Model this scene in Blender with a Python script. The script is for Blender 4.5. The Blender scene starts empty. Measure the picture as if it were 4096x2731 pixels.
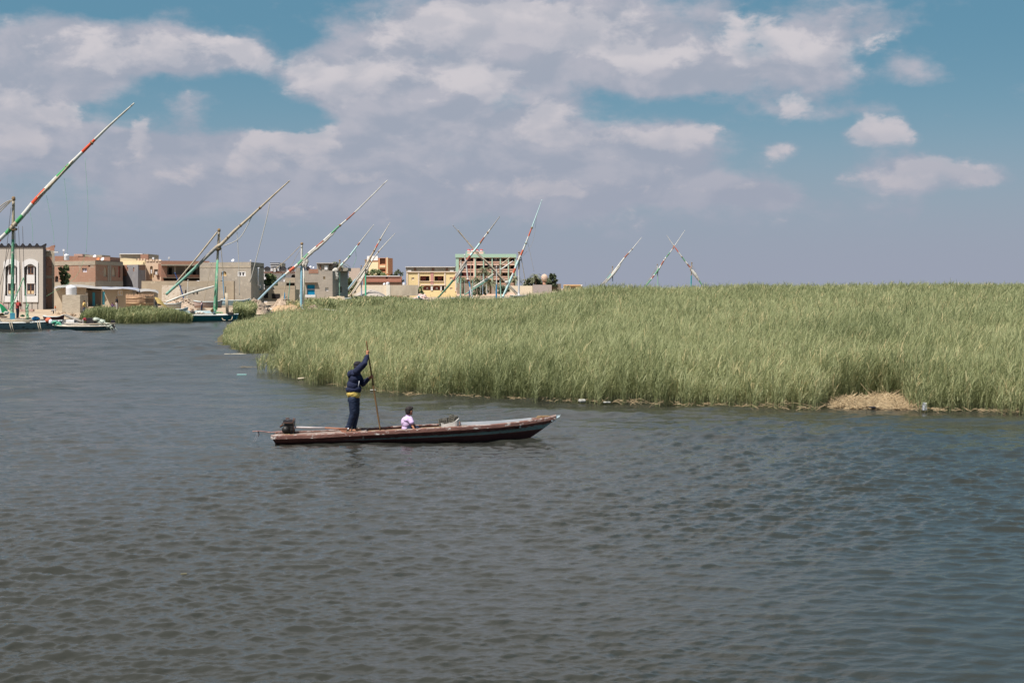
import bpy, bmesh, math, random
import numpy as np
from mathutils import Vector, Matrix, noise as mnoise
R = math.radians
rng = np.random.default_rng(7)
random.seed(7)
sc = bpy.context.scene
COL = sc.collection

# ------------------------------------------------------------------ camera, sky, sun, exposure
F, HZ, CH = 5689.0, 1150.0, 3.84          # focal length in photo pixels, horizon row, eye height in metres
cam_d = bpy.data.cameras.new('camera'); cam = bpy.data.objects.new('camera', cam_d); COL.objects.link(cam)
cam_d.sensor_width = 36; cam_d.lens = 36*F/4096; cam_d.shift_y = -(1365.5-HZ)/4096
cam_d.clip_start = .1; cam_d.clip_end = 9000
cam.location = (0, 0, CH); cam.rotation_euler = (R(90), 0, 0)
sc.camera = cam
SUN_DIR = Vector((-.42, -.52, 1.2)).normalized()      # towards the sun
EXPO = .7
sun_d = bpy.data.lights.new('sun', 'SUN'); sun_d.energy = 4.0; sun_d.angle = R(.6); sun_d.color = (1, .95, .88)
sun = bpy.data.objects.new('sun', sun_d); COL.objects.link(sun)
sun.rotation_euler = SUN_DIR.to_track_quat('Z', 'Y').to_euler(); sun.location = (0, 0, 60)
sc.view_settings.view_transform = 'Standard'; sc.view_settings.look = 'None'
sc.view_settings.exposure = EXPO; sc.view_settings.gamma = 1; sc.view_settings.use_curve_mapping = False
sc.render.engine = 'CYCLES'
cy = sc.cycles
cy.max_bounces = 6; cy.diffuse_bounces = 2; cy.glossy_bounces = 3; cy.transmission_bounces = 4; cy.transparent_max_bounces = 6
cy.volume_bounces = 0; cy.caustics_reflective = False; cy.caustics_refractive = False; cy.sample_clamp_indirect = 4; cy.sample_clamp_direct = 5

def lin(c):
    c = c/255
    return c/12.92 if c <= .04045 else ((c+.055)/1.055)**2.4
def S(r, g, b, k=1.0): return (min(.9, lin(r)*k), min(.9, lin(g)*k), min(.9, lin(b)*k), 1)

class NT:
    """small helper for writing node trees"""
    def __init__(s, tree): s.t = tree
    def n(s, typ, **kw):
        nd = s.t.nodes.new(typ)
        for k, v in kw.items(): setattr(nd, k, v)
        return nd
    def put(s, nd, i, v):
        if v is None: return
        if isinstance(v, bpy.types.NodeSocket): s.t.links.new(v, nd.inputs[i])
        else: nd.inputs[i].default_value = v
    def m(s, op, a, b=None, c=None, clamp=False):
        nd = s.n('ShaderNodeMath', operation=op, use_clamp=clamp)
        s.put(nd, 0, a); s.put(nd, 1, b); s.put(nd, 2, c); return nd.outputs[0]
    def v(s, op, a, b=None, c=None):
        nd = s.n('ShaderNodeVectorMath', operation=op)
        s.put(nd, 0, a); s.put(nd, 1, b); s.put(nd, 2, c)
        return nd.outputs['Value'] if op in ('LENGTH', 'DOT_PRODUCT') else nd.outputs[0]
    def mr(s, x, a, b, c=0.0, d=1.0, smooth=True):
        nd = s.n('ShaderNodeMapRange', interpolation_type='SMOOTHSTEP' if smooth else 'LINEAR')
        for i, q in enumerate((x, a, b, c, d)): s.put(nd, i, q)
        return nd.outputs[0]
    def mix(s, f, a, b, mode='MIX'):
        nd = s.n('ShaderNodeMix', data_type='RGBA', blend_type=mode)
        s.put(nd, 0, f); s.put(nd, 6, a); s.put(nd, 7, b); return nd.outputs[2]
    def noise(s, vec, scale, detail=4, rough=.55, dist=0):
        nd = s.n('ShaderNodeTexNoise'); s.put(nd, 'Vector', vec)
        nd.inputs['Scale'].default_value = scale; nd.inputs['Detail'].default_value = detail
        nd.inputs['Roughness'].default_value = rough; nd.inputs['Distortion'].default_value = dist
        return nd.outputs[0], nd.outputs[1]

# --- world: Nishita sky with clouds laid out by direction (azimuth, elevation)
world = bpy.data.worlds.new('World'); sc.world = world; world.use_nodes = True
wt = world.node_tree; wt.nodes.clear(); W = NT(wt)
SKY = .1
sky = W.n('ShaderNodeTexSky', sky_type='NISHITA', sun_disc=False)
sky.sun_elevation = math.asin(SUN_DIR.z); sky.sun_rotation = math.atan2(SUN_DIR.x, SUN_DIR.y)
sky.air_density = 1.0; sky.dust_density = .6; sky.ozone_density = 2.0; sky.altitude = 0
tc = W.n('ShaderNodeTexCoord'); sep = W.n('ShaderNodeSeparateXYZ'); wt.links.new(tc.outputs['Generated'], sep.inputs[0])
az = W.m('ARCTAN2', sep.outputs[0], sep.outputs[1]); el = W.m('ARCSINE', sep.outputs[2])
ela = W.m('ABSOLUTE', el)
cb = W.n('ShaderNodeCombineXYZ'); wt.links.new(az, cb.inputs[0]); wt.links.new(ela, cb.inputs[1]); uv0 = cb.outputs[0]
sc2 = W.v('MULTIPLY', uv0, (1, 1.7, 1))
_, wcol = W.noise(sc2, 14, 5, .6)
warp = W.v('MULTIPLY', W.v('SUBTRACT', wcol, (.5, .5, .5)), (.034, .02, 0))
uv = W.v('ADD', uv0, warp)
def blob_sum(blobs, uv=uv):
    tot = None
    for (cx, cyy, rx, ry, w) in blobs:
        a = math.atan((cx-2048)/F); e = math.atan((HZ-cyy)/F*math.cos(a)); rx /= F; ry /= F
        d = W.v('LENGTH', W.v('MULTIPLY_ADD', uv, (1/rx, 1/ry, 0), (-a/rx, -e/ry, 0)))
        k = W.mr(d, 1.6, .1, 0, w)
        tot = k if tot is None else W.m('ADD', tot, k)
    return tot
GREY = [(418,183,480,120,1),(697,209,220,85,.8),(1000,218,95,80,.7),(287,348,260,75,.8),(52,480,240,160,1),(730,435,120,55,.55),
 (260,580,340,110,.9),(700,620,400,110,1),(1045,640,250,105,1),(1390,630,320,120,1),(1740,520,330,180,1),(1400,320,300,110,1),
 (1740,113,400,175,1),(2310,78,440,130,1),(2270,290,430,110,.9),(2570,220,290,110,.9),(3225,150,310,135,1),(2920,300,350,90,.9),
 (3135,450,170,70,.65),(3440,425,130,45,.45),(3746,465,120,40,.45),(3510,540,115,60,.8),(3660,697,310,80,.75),(3130,610,95,45,.5),
 (2180,540,280,130,1),(2660,560,290,90,.9),(2350,723,520,100,.9),(3605,260,70,40,.35),(1000,780,1150,120,.8),(2650,720,300,90,.5),
 (2400,840,1300,100,.5),(3300,330,200,60,.5),(2880,30,120,60,.4),(1650,400,250,120,.7),(820,30,200,40,.25),(3080,780,220,60,.35),(3700,310,90,40,.3),
 (1850,330,120,60,.9)]
WHITE = [(1390,310,240,70,1),(1030,600,85,90,1),(557,540,38,90,.95),(279,461,70,50,.9),(40,430,130,90,.8),(1262,575,100,75,.9),
 (1830,130,320,110,.8),(1915,330,130,60,.9),(26,565,150,50,.8),(2222,94,320,90,.85),(2570,235,190,60,.9),(2990,130,105,75,1),
 (3270,190,260,65,.9),(2222,505,130,80,.9),(2570,540,120,45,.85),(2770,545,100,50,.75),(3170,430,75,55,.75),(3510,530,105,58,.95),
 (3745,670,175,58,.95),(2265,745,360,35,.7),(2988,749,50,22,.6),(1000,225,80,60,.55),(700,200,250,70,.5),(420,170,300,70,.45),
 (3560,720,230,30,.5),(3125,600,60,35,.5),(1500,700,200,40,.5),(700,690,250,40,.45)]
f1, _ = W.noise(sc2, 13, 9, .6)
f2, _ = W.noise(W.v('ADD', sc2, (3.1, 1.7, .4)), 30, 9, .6, .2)
bp0, _ = W.noise(sc2, 17, 8, .5, .25)
bp1, _ = W.noise(W.v('ADD', sc2, (-.008, .016, 0)), 17, 8, .5, .25)
relief = W.mr(W.m('SUBTRACT', bp0, bp1), -.10, .13)              # billows lit from the upper left
gen = W.m('MULTIPLY', W.mr(ela, .19, .30, 0, .62), W.mr(az, .1, .28, 1, .3))
d1 = W.m('ADD', W.m('MINIMUM', blob_sum(GREY), 1.1), gen)
m1 = W.mr(W.m('MULTIPLY_ADD', W.m('SUBTRACT', f1, .5), 2.3, d1), .12, .78)
d2u = W.m('MINIMUM', blob_sum(WHITE, W.v('ADD', uv, (-.004, .0105, 0))), 1.05)
WHITE = [(a, b, c*1.22, d*1.22, e) for a, b, c, d, e in WHITE]
d2 = W.m('ADD', W.m('MINIMUM', blob_sum(WHITE), 1.05), W.m('MULTIPLY', gen, .8))
m2 = W.mr(W.m('MULTIPLY_ADD', W.m('SUBTRACT', f2, .5), 2.8, d2), .26, .8)
m2u = W.mr(d2u, .25, 1.0)
lit = W.m('MULTIPLY', m2, W.m('MULTIPLY_ADD', m2u, -.55, 1.0))
EX = 2**EXPO
def cc(r, g, b): return (lin(r)/EX/SKY, lin(g)/EX/SKY, lin(b)/EX/SKY, 1)
tint = W.mix(1.0, sky.outputs[0], (.66, .80, .80, 1), 'MULTIPLY')
deep = W.mix(.85, tint, W.mix(W.mr(ela, .03, .19), cc(126, 153, 171), cc(83, 134, 158)))
hz = W.mix(W.mr(ela, .0, .13, .97, .05), deep, cc(155, 161, 178))
greyc = W.mix(W.mr(ela, .05, .2), cc(160, 165, 181), cc(169, 172, 185)); greyc = W.mix(W.mr(ela, .21, .4), greyc, cc(200, 200, 206))
greyc = W.mix(W.m('MULTIPLY', relief, W.mr(ela, .02, .13, .12, .8)), greyc, cc(192, 188, 197))
c1 = W.mix(W.m('MULTIPLY', m1, .86), hz, greyc)
whitec = W.mix(W.mr(ela, .04, .16), cc(184, 182, 191), cc(206, 202, 207))
whitec = W.mix(W.mr(ela, .21, .4), whitec, cc(236, 233, 232))
c2 = W.mix(W.m('MULTIPLY', W.m('MULTIPLY', lit, W.mr(m1, 0, .5)), W.mr(relief, 0, 1, .6, 1)), c1, whitec)
bg = W.n('ShaderNodeBackground'); wt.links.new(c2, bg.inputs[0]); bg.inputs[1].default_value = SKY
wo = W.n('ShaderNodeOutputWorld'); wt.links.new(bg.outputs[0], wo.inputs[0])
world.cycles.sampling_method = 'MANUAL'; world.cycles.sample_map_resolution = 512

# ------------------------------------------------------------------ helpers
def P(px, py, Y): return Vector(((px-2048)*Y/F, Y, CH-(py-HZ)*Y/F))
def tag(o, label=None, cat=None, group=None, kind=None):
    if label: o['label'] = label
    if cat: o['category'] = cat
    if group: o['group'] = group
    if kind: o['kind'] = kind
    return o
def empty(name, loc, label, cat, group=None, rz=0):
    o = bpy.data.objects.new(name, None); COL.objects.link(o); o.location = loc; o.rotation_euler = (0, 0, rz)
    o.empty_display_size = .3
    return tag(o, label, cat, group)

MATS = {}
def M(name, c, c2=None, rough=.85, var=.18, scale=2.5, detail=5, bump=0, stretch=(1, 1, 1), metal=0, spec=.3, c3=None, t3=.62, s3=None, trans=0):
    """painted / plaster / wood surface: two tones by noise, an optional third tone in worn patches"""
    if name in MATS: return MATS[name]
    m = bpy.data.materials.new(name); m.use_nodes = True; t = m.node_tree; t.nodes.clear(); n = NT(t)
    tcn = n.n('ShaderNodeTexCoord'); vec = n.v('MULTIPLY', tcn.outputs['Object'], stretch)
    f, _ = n.noise(vec, scale, detail, .62)
    f = n.mr(f, .28, .72)
    a = tuple(x*(1-var) for x in c[:3])+(1,); b = (c2 if c2 else tuple(min(.95, x*(1+var)) for x in c[:3])+(1,))
    col = n.mix(f, a if not c2 else c, b)
    if c3:
        g, _ = n.noise(n.v('ADD', vec, (7.3, 2.1, 5.5)), s3 or scale*1.7, 7, .68)
        col = n.mix(n.mr(g, t3-.03, t3+.03), col, c3)
    p = n.n('ShaderNodeBsdfPrincipled'); t.links.new(col, p.inputs['Base Color'])
    p.inputs['Roughness'].default_value = rough; p.inputs['Metallic'].default_value = metal
    p.inputs['Specular IOR Level'].default_value = spec
    if bump:
        g, _ = n.noise(vec, scale*5, 4, .6)
        bn = n.n('ShaderNodeBump'); bn.inputs['Strength'].default_value = bump; bn.inputs['Distance'].default_value = .05
        t.links.new(g, bn.inputs['Height']); t.links.new(bn.outputs[0], p.inputs['Normal'])
    o = n.n('ShaderNodeOutputMaterial'); t.links.new(p.outputs[0], o.inputs[0])
    MATS[name] = m; return m
def brickM(name, c, c2, mort, patch=None, t3=.6):
    """rough brickwork with raw mortar courses, patched with cement"""
    m = bpy.data.materials.new(name); m.use_nodes = True; t = m.node_tree; t.nodes.clear(); n = NT(t)
    tcn = n.n('ShaderNodeTexCoord'); s = n.n('ShaderNodeSeparateXYZ'); t.links.new(tcn.outputs['Object'], s.inputs[0])
    cbn = n.n('ShaderNodeCombineXYZ'); t.links.new(n.m('ADD', s.outputs[0], s.outputs[1]), cbn.inputs[0]); t.links.new(s.outputs[2], cbn.inputs[1])
    br = n.n('ShaderNodeTexBrick'); t.links.new(cbn.outputs[0], br.inputs['Vector'])
    br.inputs['Color1'].default_value = c; br.inputs['Color2'].default_value = c2; br.inputs['Mortar'].default_value = mort
    br.inputs['Scale'].default_value = 1; br.inputs['Brick Width'].default_value = .25; br.inputs['Row Height'].default_value = .09; br.inputs['Mortar Size'].default_value = .012
    g, _ = n.noise(tcn.outputs['Object'], .9, 7, .68)
    g2, _ = n.noise(n.v('MULTIPLY', tcn.outputs['Object'], (1, 1, 5)), 1.3, 6, .65)
    col = n.mix(n.mr(g2, .3, .75, 0, .55), br.outputs[0], c2)
    if patch: col = n.mix(n.mr(g, t3-.05, t3+.05, 0, .85), col, patch)
    p = n.n('ShaderNodeBsdfPrincipled'); t.links.new(col, p.inputs['Base Color']); p.inputs['Roughness'].default_value = .9
    p.inputs['Specular IOR Level'].default_value = .2
    o = n.n('ShaderNodeOutputMaterial'); t.links.new(p.outputs[0], o.inputs[0]); MATS[name] = m; return m

class MB:
    """collects geometry in world space; build() links it as ONE mesh object, in the parent's local space"""
    def __init__(s): s.v = []; s.f = []; s.mi = []; s.cur = 0; s.sm = []; s.smooth = False
    def add(s, vs, fs):
        o = len(s.v); s.v += [tuple(x) for x in vs]
        for f in fs: s.f.append(tuple(o+i for i in f)); s.mi.append(s.cur); s.sm.append(s.smooth)
    def quad(s, a, b, c, d): s.add([a, b, c, d], [(0, 1, 2, 3)])
    def poly(s, pts): s.add(pts, [tuple(range(len(pts)))])
    def box(s, c, size, rz=0, mat=None):
        hx, hy, hz_ = size[0]/2, size[1]/2, size[2]/2
        Rm = mat if mat is not None else Matrix.Rotation(rz, 3, 'Z'); c = Vector(c)
        vs = [c+Rm@Vector((x*hx, y*hy, z*hz_)) for z in (-1, 1) for y in (-1, 1) for x in (-1, 1)]
        s.add(vs, [(0, 2, 3, 1), (4, 5, 7, 6), (0, 1, 5, 4), (2, 6, 7, 3), (0, 4, 6, 2), (1, 3, 7, 5)])
    def tube(s, pts, rad, n=8, caps=True, squash=1):
        pts = [Vector(p) for p in pts]; k = len(pts)
        if not hasattr(rad, '__len__'): rad = [rad]*k
        rings = []
        for i, p in enumerate(pts):
            d = (pts[min(i+1, k-1)]-pts[max(i-1, 0)]).normalized()
            u = d.cross(Vector((0, 1, 0)) if abs(d.y) < .9 else Vector((1, 0, 0))).normalized(); w = d.cross(u)
            rings.append([p+(u*math.cos(a)+w*math.sin(a)*squash)*rad[i] for a in [2*math.pi*j/n for j in range(n)]])
        vs = [q for r in rings for q in r]
        fs = [(i*n+j, i*n+(j+1) % n, (i+1)*n+(j+1) % n, (i+1)*n+j) for i in range(k-1) for j in range(n)]
        if caps: fs += [tuple(range(n-1, -1, -1)), tuple(range((k-1)*n, k*n))]
        sm = s.smooth; s.smooth = True; s.add(vs, fs); s.smooth = sm
    def lathe(s, c, prof, n=16, axis=None):
        c = Vector(c); Rm = axis if axis is not None else Matrix.Identity(3)
        vs = [c+Rm@Vector((r*math.cos(2*math.pi*j/n), r*math.sin(2*math.pi*j/n), z)) for (r, z) in prof for j in range(n)]
        k = len(prof)
        fs = [(i*n+j, i*n+(j+1) % n, (i+1)*n+(j+1) % n, (i+1)*n+j) for i in range(k-1) for j in range(n)]
        fs += [tuple(range(n-1, -1, -1)), tuple(range((k-1)*n, k*n))]
        sm = s.smooth; s.smooth = True; s.add(vs, fs); s.smooth = sm
    def ball(s, c, r, n=10, m=7, mat=None, jit=0):
        if not hasattr(r, '__len__'): r = (r, r, r)
        c = Vector(c); Rm = mat if mat is not None else Matrix.Identity(3); vs = []
        for i in range(m+1):
            th = math.pi*i/m
            for j in range(n):
                a = 2*math.pi*j/n; q = 1+jit*random.uniform(-1, 1)
                vs.append(c+Rm@Vector((r[0]*math.sin(th)*math.cos(a)*q, r[1]*math.sin(th)*math.sin(a)*q, r[2]*math.cos(th)*q)))
        fs = [(i*n+j, i*n+(j+1) % n, (i+1)*n+(j+1) % n, (i+1)*n+j) for i in range(m) for j in range(n)]
        sm = s.smooth; s.smooth = not jit; s.add(vs, fs); s.smooth = sm
    def mesh(s, name, off=Vector((0, 0, 0))):
        me = bpy.data.meshes.new(name)
        me.from_pydata([(x-off[0], y-off[1], z-off[2]) for x, y, z in s.v], [], s.f)
        me.polygons.foreach_set('material_index', s.mi); me.polygons.foreach_set('use_smooth', s.sm); me.validate(); return me
    def build(s, name, mats, parent=None, base=None, label=None, cat=None, group=None, kind=None):
        off = Vector((0, 0, 0)); q = parent
        while q is not None: off += q.location; q = q.parent
        if parent is None and base is not None: off = Vector(base)
        o = bpy.data.objects.new(name, s.mesh(name, off)); COL.objects.link(o)
        for m in (mats if isinstance(mats, (list, tuple)) else [mats]): o.data.materials.append(m)
        if parent is not None: o.parent = parent
        elif base is not None: o.location = base
        return tag(o, label, cat, group, kind)

def np_mesh(name, co, quads=None, tris=None, mats=(), attr=None, smooth=False):
    """big meshes straight from arrays"""
    me = bpy.data.meshes.new(name); nv = len(co)
    nq = 0 if quads is None else len(quads); ntr = 0 if tris is None else len(tris)
    me.vertices.add(nv); me.vertices.foreach_set('co', np.ascontiguousarray(co, np.float32).ravel())
    loops = np.concatenate([a.ravel() for a in (quads, tris) if a is not None]).astype(np.int32)
    me.loops.add(len(loops)); me.loops.foreach_set('vertex_index', loops)
    starts = np.concatenate([np.arange(nq)*4, nq*4+np.arange(ntr)*3]).astype(np.int32)
    me.polygons.add(nq+ntr); me.polygons.foreach_set('loop_start', starts)
    if smooth: me.polygons.foreach_set('use_smooth', np.ones(nq+ntr, bool))
    if attr is not None:
        for k, a in attr.items():
            at = me.attributes.new(k, 'FLOAT', 'POINT'); at.data.foreach_set('value', a.astype(np.float32))
    me.update(calc_edges=True); me.validate()
    o = bpy.data.objects.new(name, me); COL.objects.link(o)
    for m in mats: me.materials.append(m)
    return o
def vnoise(x, y, seed=0):
    """smooth value noise on arrays"""
    r = np.random.default_rng(seed); tab = r.random((256, 256))
    xi = np.floor(x).astype(int); yi = np.floor(y).astype(int); fx = x-xi; fy = y-yi
    fx = fx*fx*(3-2*fx); fy = fy*fy*(3-2*fy)
    g = lambda a, b: tab[a & 255, b & 255]
    return (g(xi, yi)*(1-fx)+g(xi+1, yi)*fx)*(1-fy)+(g(xi, yi+1)*(1-fx)+g(xi+1, yi+1)*fx)*fy

# ------------------------------------------------------------------ water
def water_mat():
    m = bpy.data.materials.new('lake_water'); m.use_nodes = True; t = m.node_tree; t.nodes.clear(); n = NT(t)
    tcn = n.n('ShaderNodeTexCoord'); vec = n.v('MULTIPLY', tcn.outputs['Object'], (.55, 1, 1))
    f, _ = n.noise(vec, 24, 3, .62)
    bn = n.n('ShaderNodeBump'); bn.inputs['Strength'].default_value = .42; bn.inputs['Distance'].default_value = .014; t.links.new(f, bn.inputs['Height'])
    g, _ = n.noise(tcn.outputs['Object'], .08, 3)
    col = n.mix(g, S(43, 44, 40), S(50, 51, 46))
    p = n.n('ShaderNodeBsdfPrincipled'); t.links.new(col, p.inputs['Base Color']); t.links.new(n.n('ShaderNodeAttribute', attribute_name='micro').outputs['Fac'], p.inputs['Roughness'])
    p.inputs['IOR'].default_value = 1.333; t.links.new(bn.outputs[0], p.inputs['Normal'])
    o = n.n('ShaderNodeOutputMaterial'); t.links.new(p.outputs[0], o.inputs[0]); return m
def build_water():
    ys = []; y = 7.0
    while y < 900:
        ys.append(y); y += max(.01, min(y*y/(CH*1422)/1.9, y*.05))
    ys = np.array(ys); nr = len(ys)
    k = np.concatenate([np.linspace(-.95, -.44, 60)[:-1], np.linspace(-.44, .44, 1300), np.linspace(.44, .95, 60)[1:]])
    Yg, Kg = np.meshgrid(ys, k, indexing='ij'); Xg = Yg*Kg
    dy = np.gradient(ys)[:, None]; dx = (.00068*ys)[:, None]
    z = np.zeros_like(Xg); r = np.random.default_rng(3)
    NW = 90; lost = np.zeros((nr, 1))
    amp_mod = .3+.95*vnoise(Xg/9+40, Yg/16+9, 5)+.5*vnoise(Xg/2.6+11, Yg/6+3, 6)
    calm = 1-.72*np.clip((Xg/Yg-.08)/.2, 0, 1)*np.clip((27-Yg)/10, 0, 1)
    for i in range(NW+26):
        lam = .05*(.8/.05)**((i+r.random())/NW) if i < NW else 0.8*(7/0.8)**((i-NW+r.random())/26); kk = 2*math.pi/lam
        th = R(90)+r.normal(0, .42)+.1
        kx, ky = kk*math.cos(th), kk*math.sin(th)
        slope = .036*(1.3 if .085 < lam < .3 else 1.0 if lam > .3 else .85) if i < NW else .028
        wgt = np.exp(-(abs(ky)*dy*.33)**2-(abs(kx)*dx*.5)**2)
        lost += .5*slope**2*(1-wgt[:, :1]**2)
        ph = kx*Xg+ky*Yg+r.random()*6.28+.5*np.sin(.35*Xg+.2*Yg+i)
        c = np.sin(ph)
        z += slope/kk*wgt*(c+.3*np.cos(2*ph+3.14))*(calm if lam < .3 else 1)*(1 if i < NW else np.clip((Yg-22)/40, .1, 1.9))
    z *= amp_mod
    # the thin wake that trails from the stern
    xs = -5.7; wl = 35.3+.02*(xs-Xg)
    z += np.where(Xg < xs, .022*np.exp(-((Yg-wl)/.14)**2)*(.6+.8*vnoise(Xg*3, Yg*0+3, 2))-.014*np.exp(-((Yg-wl+.3)/.2)**2), 0)
    co = np.stack([Xg, Yg, z], -1).reshape(-1, 3); nc = len(k)
    a = (np.arange(nr-1)[:, None]*nc+np.arange(nc-1)[None]).ravel()
    q = np.stack([a, a+1, a+nc+1, a+nc], 1)
    micro = np.repeat(np.clip(.05+np.sqrt(np.sqrt(2*lost))*.42*np.clip((ys[:, None]-18)/70, .1, 1), .02, .24), nc, 1).ravel()
    o = np_mesh('lake_water', co, quads=q, mats=[water_mat()], attr={'micro': micro}, smooth=True)
    tag(o, 'dark rippled lake water', None, None, 'structure')
build_water()

# ------------------------------------------------------------------ land behind
SHORE = [(-2500, 168), (-600, 172), (0, 175), (330, 176), (700, 180), (930, 190), (1000, 200), (1200, 218), (1330, 245), (1420, 330), (1500, 430), (1650, 445), (1900, 455), (2400, 470), (4300, 480), (7000, 480)]
def build_land():
    m = M('dusty_ground', S(176, 158, 136), S(150, 132, 112), scale=.25, detail=8, c3=S(190, 175, 152), bump=.3)
    mb = MB(); rows = [-6, 0, 3, 14, 40, 110, 260, 700, 3500]; zs = [-.8, -.05, .35, .6, .75, .8, .9, 1, 1]
    pts = []
    fine = []
    for (a, ya), (b, yb) in zip(SHORE[:-1], SHORE[1:]):
        for k in range(6): fine.append((a+(b-a)*k/6, ya+(yb-ya)*k/6))
    fine.append(SHORE[-1])
    for (px, Y) in fine:
        col = []
        for d, z in zip(rows, zs):
            yy = Y+d; j = mnoise.noise((px*.01, d*.2, 0))
            col.append(((px-2048)*yy/F, yy+(j*2 if d < 20 else 0), z+(j*.12 if d > 0 else 0)))
        pts.append(col)
    n = len(rows); mb.smooth = True
    mb.add([q for c in pts for q in c], [(i*n+j, i*n+j+1, (i+1)*n+j+1, (i+1)*n+j) for i in range(len(pts)-1) for j in range(n-1)])
    mb.build('ground', m, kind='structure', label='dusty brown ground of the village shore')
build_land()

# ------------------------------------------------------------------ reeds
def reed_mat():
    m = bpy.data.materials.new('reed_leaf'); m.use_nodes = True; t = m.node_tree; t.nodes.clear(); n = NT(t)
    at = n.n('ShaderNodeAttribute', attribute_name='tone')
    cr = n.n('ShaderNodeValToRGB'); t.links.new(at.outputs['Fac'], cr.inputs[0])
    e = cr.color_ramp.elements; e[0].position = 0; e[0].color = S(84, 94, 60); e[1].position = 1; e[1].color = S(216, 198, 150)
    for p_, c in ((.25, S(131, 137, 95)), (.55, S(161, 166, 121)), (.8, S(184, 184, 140)), (.9, S(202, 190, 146))): x = e.new(p_); x.color = c
    p = n.n('ShaderNodeBsdfPrincipled'); t.links.new(cr.outputs[0], p.inputs['Base Color']); p.inputs['Roughness'].default_value = .55; p.inputs['Specular IOR Level'].default_value = .25
    tr = n.n('ShaderNodeBsdfTranslucent'); t.links.new(cr.outputs[0], tr.inputs[0])
    mx = n.n('ShaderNodeMixShader'); mx.inputs[0].default_value = .48; t.links.new(p.outputs[0], mx.inputs[1]); t.links.new(tr.outputs[0], mx.inputs[2])
    o = n.n('ShaderNodeOutputMaterial'); t.links.new(mx.outputs[0], o.inputs[0]); return m
REED = reed_mat()
def strips(base, p1, p2, p3, wdir, w, tone):
    """N tapered leaf strips through four points each -> verts, quads, tris, tones"""
    N = len(base); wd = wdir*w[:, None]
    v = np.stack([base-wd*.5, base+wd*.5, p1-wd*.55, p1+wd*.55, p2-wd*.4, p2+wd*.4, p3], 1).reshape(-1, 3)
    i = (np.arange(N)*7)[:, None]
    q = np.concatenate([i+np.array([[0, 1, 3, 2]]), i+np.array([[2, 3, 5, 4]])]); tr = i+np.array([[4, 5, 6]])
    return v, q, tr, np.repeat(tone, 7)
def reeds(name, label, x, y, zg, L, w, nl, dark, seed=1, dry=.045, wind=.08):
    r = np.random.default_rng(seed); V = []; Q = []; T = []; TO = []; off = 0
    n = len(x); g = np.stack([x, y, zg], 1)
    lean = np.stack([r.normal(wind, .16, n), r.normal(-.03, .14, n), np.zeros(n)], 1)*L[:, None]
    def stem_pt(f): return g+np.array([0, 0, 1.])*(f*L)[:, None]+lean*(f**1.7)[:, None]
    def push(b, a1, a2, a3, wd, ww, to):
        nonlocal off
        v, q, t, tn = strips(b, a1, a2, a3, wd, ww, to); V.append(v); Q.append(q+off); T.append(t+off); TO.append(tn); off += len(v)
    ones = np.ones(n); tone0 = np.clip(r.normal(.53, .14, n)-dark*.35, 0, .86)
    isdry = r.random(n) < dry*(.4+2.4*np.clip(vnoise(x/5+3, y/9+8, seed+70)*2-.7, 0, 1)); tone0 = np.where(isdry, r.uniform(.84, 1, n), tone0)
    a = r.normal(0, .7, n); wd = np.stack([np.cos(a), np.sin(a), 0*a], 1)
    push(g-np.array([0, 0, .25]), stem_pt(.33*ones), stem_pt(.66*ones), stem_pt(ones), wd, w*.55, np.clip(tone0+.06, 0, 1))
    for k in range(nl):
        f = np.clip(r.uniform(.12, .95, n) if k else r.uniform(.7, .95, n), 0, 1); b = stem_pt(f)
        th = r.uniform(0, 2*np.pi, n); ll = r.uniform(.25, .68, n)*(.5+.5*L/2.2)
        d = np.stack([np.cos(th)*.8+.26, np.sin(th)*.8, 0*th], 1); up = r.uniform(.5, 1.5, n); droop = r.uniform(-.35, .35, n)
        z1 = np.array([0, 0, 1.])
        a1 = b+d*(ll*.22)[:, None]+z1*(ll*up*.38)[:, None]
        a2 = b+d*(ll*.5)[:, None]+z1*(ll*up*.68)[:, None]
        a3 = b+d*(ll*.85)[:, None]+z1*(ll*(up*.75+droop*.6))[:, None]
        a = th+np.pi/2+r.normal(0, .5, n); wd = np.stack([np.cos(a), np.sin(a), r.normal(0, .3, n)], 1)
        push(b, a1, a2, a3, wd, w*r.uniform(.7, 1.25, n), np.clip(tone0+r.normal(0, .07, n)+(f-.5)*.12, 0, 1))
    o = np_mesh(name, np.concatenate(V), np.concatenate(Q), np.concatenate(T), [REED], {'tone': np.concatenate(TO)})
    return tag(o, label, 'reeds', None, 'stuff')

# near shoreline of the big bed, photo pixels of its waterline; far edge and tops by column
NEARL = [(885, 1392), (925, 1400), (985, 1412), (1060, 1424), (1085, 1470), (1035, 1496), (1120, 1500), (1190, 1512), (1225, 1534), (1290, 1540), (1400, 1552), (1600, 1580), (1850, 1592), (2100, 1602), (2500, 1614), (2900, 1630), (3250, 1640), (3330, 1622), (3450, 1612), (3590, 1618), (3640, 1642), (4096, 1655), (4700, 1660)]
def interp(tab, x): return np.interp(x, [a for a, b in tab], [b for a, b in tab])
FARY = [(880, 104), (935, 142), (1000, 128), (1300, 150), (1700, 172), (2300, 205), (4096, 240), (4700, 245)]
SIL = [(880, 1275), (940, 1262), (1000, 1248), (1100, 1241), (1300, 1230), (1450, 1217), (1560, 1206), (1700, 1200), (1800, 1194), (2000, 1187), (2080, 1181), (2200, 1160), (2300, 1151), (2360, 1145), (3000, 1137), (4096, 1128), (4700, 1126)]
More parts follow.
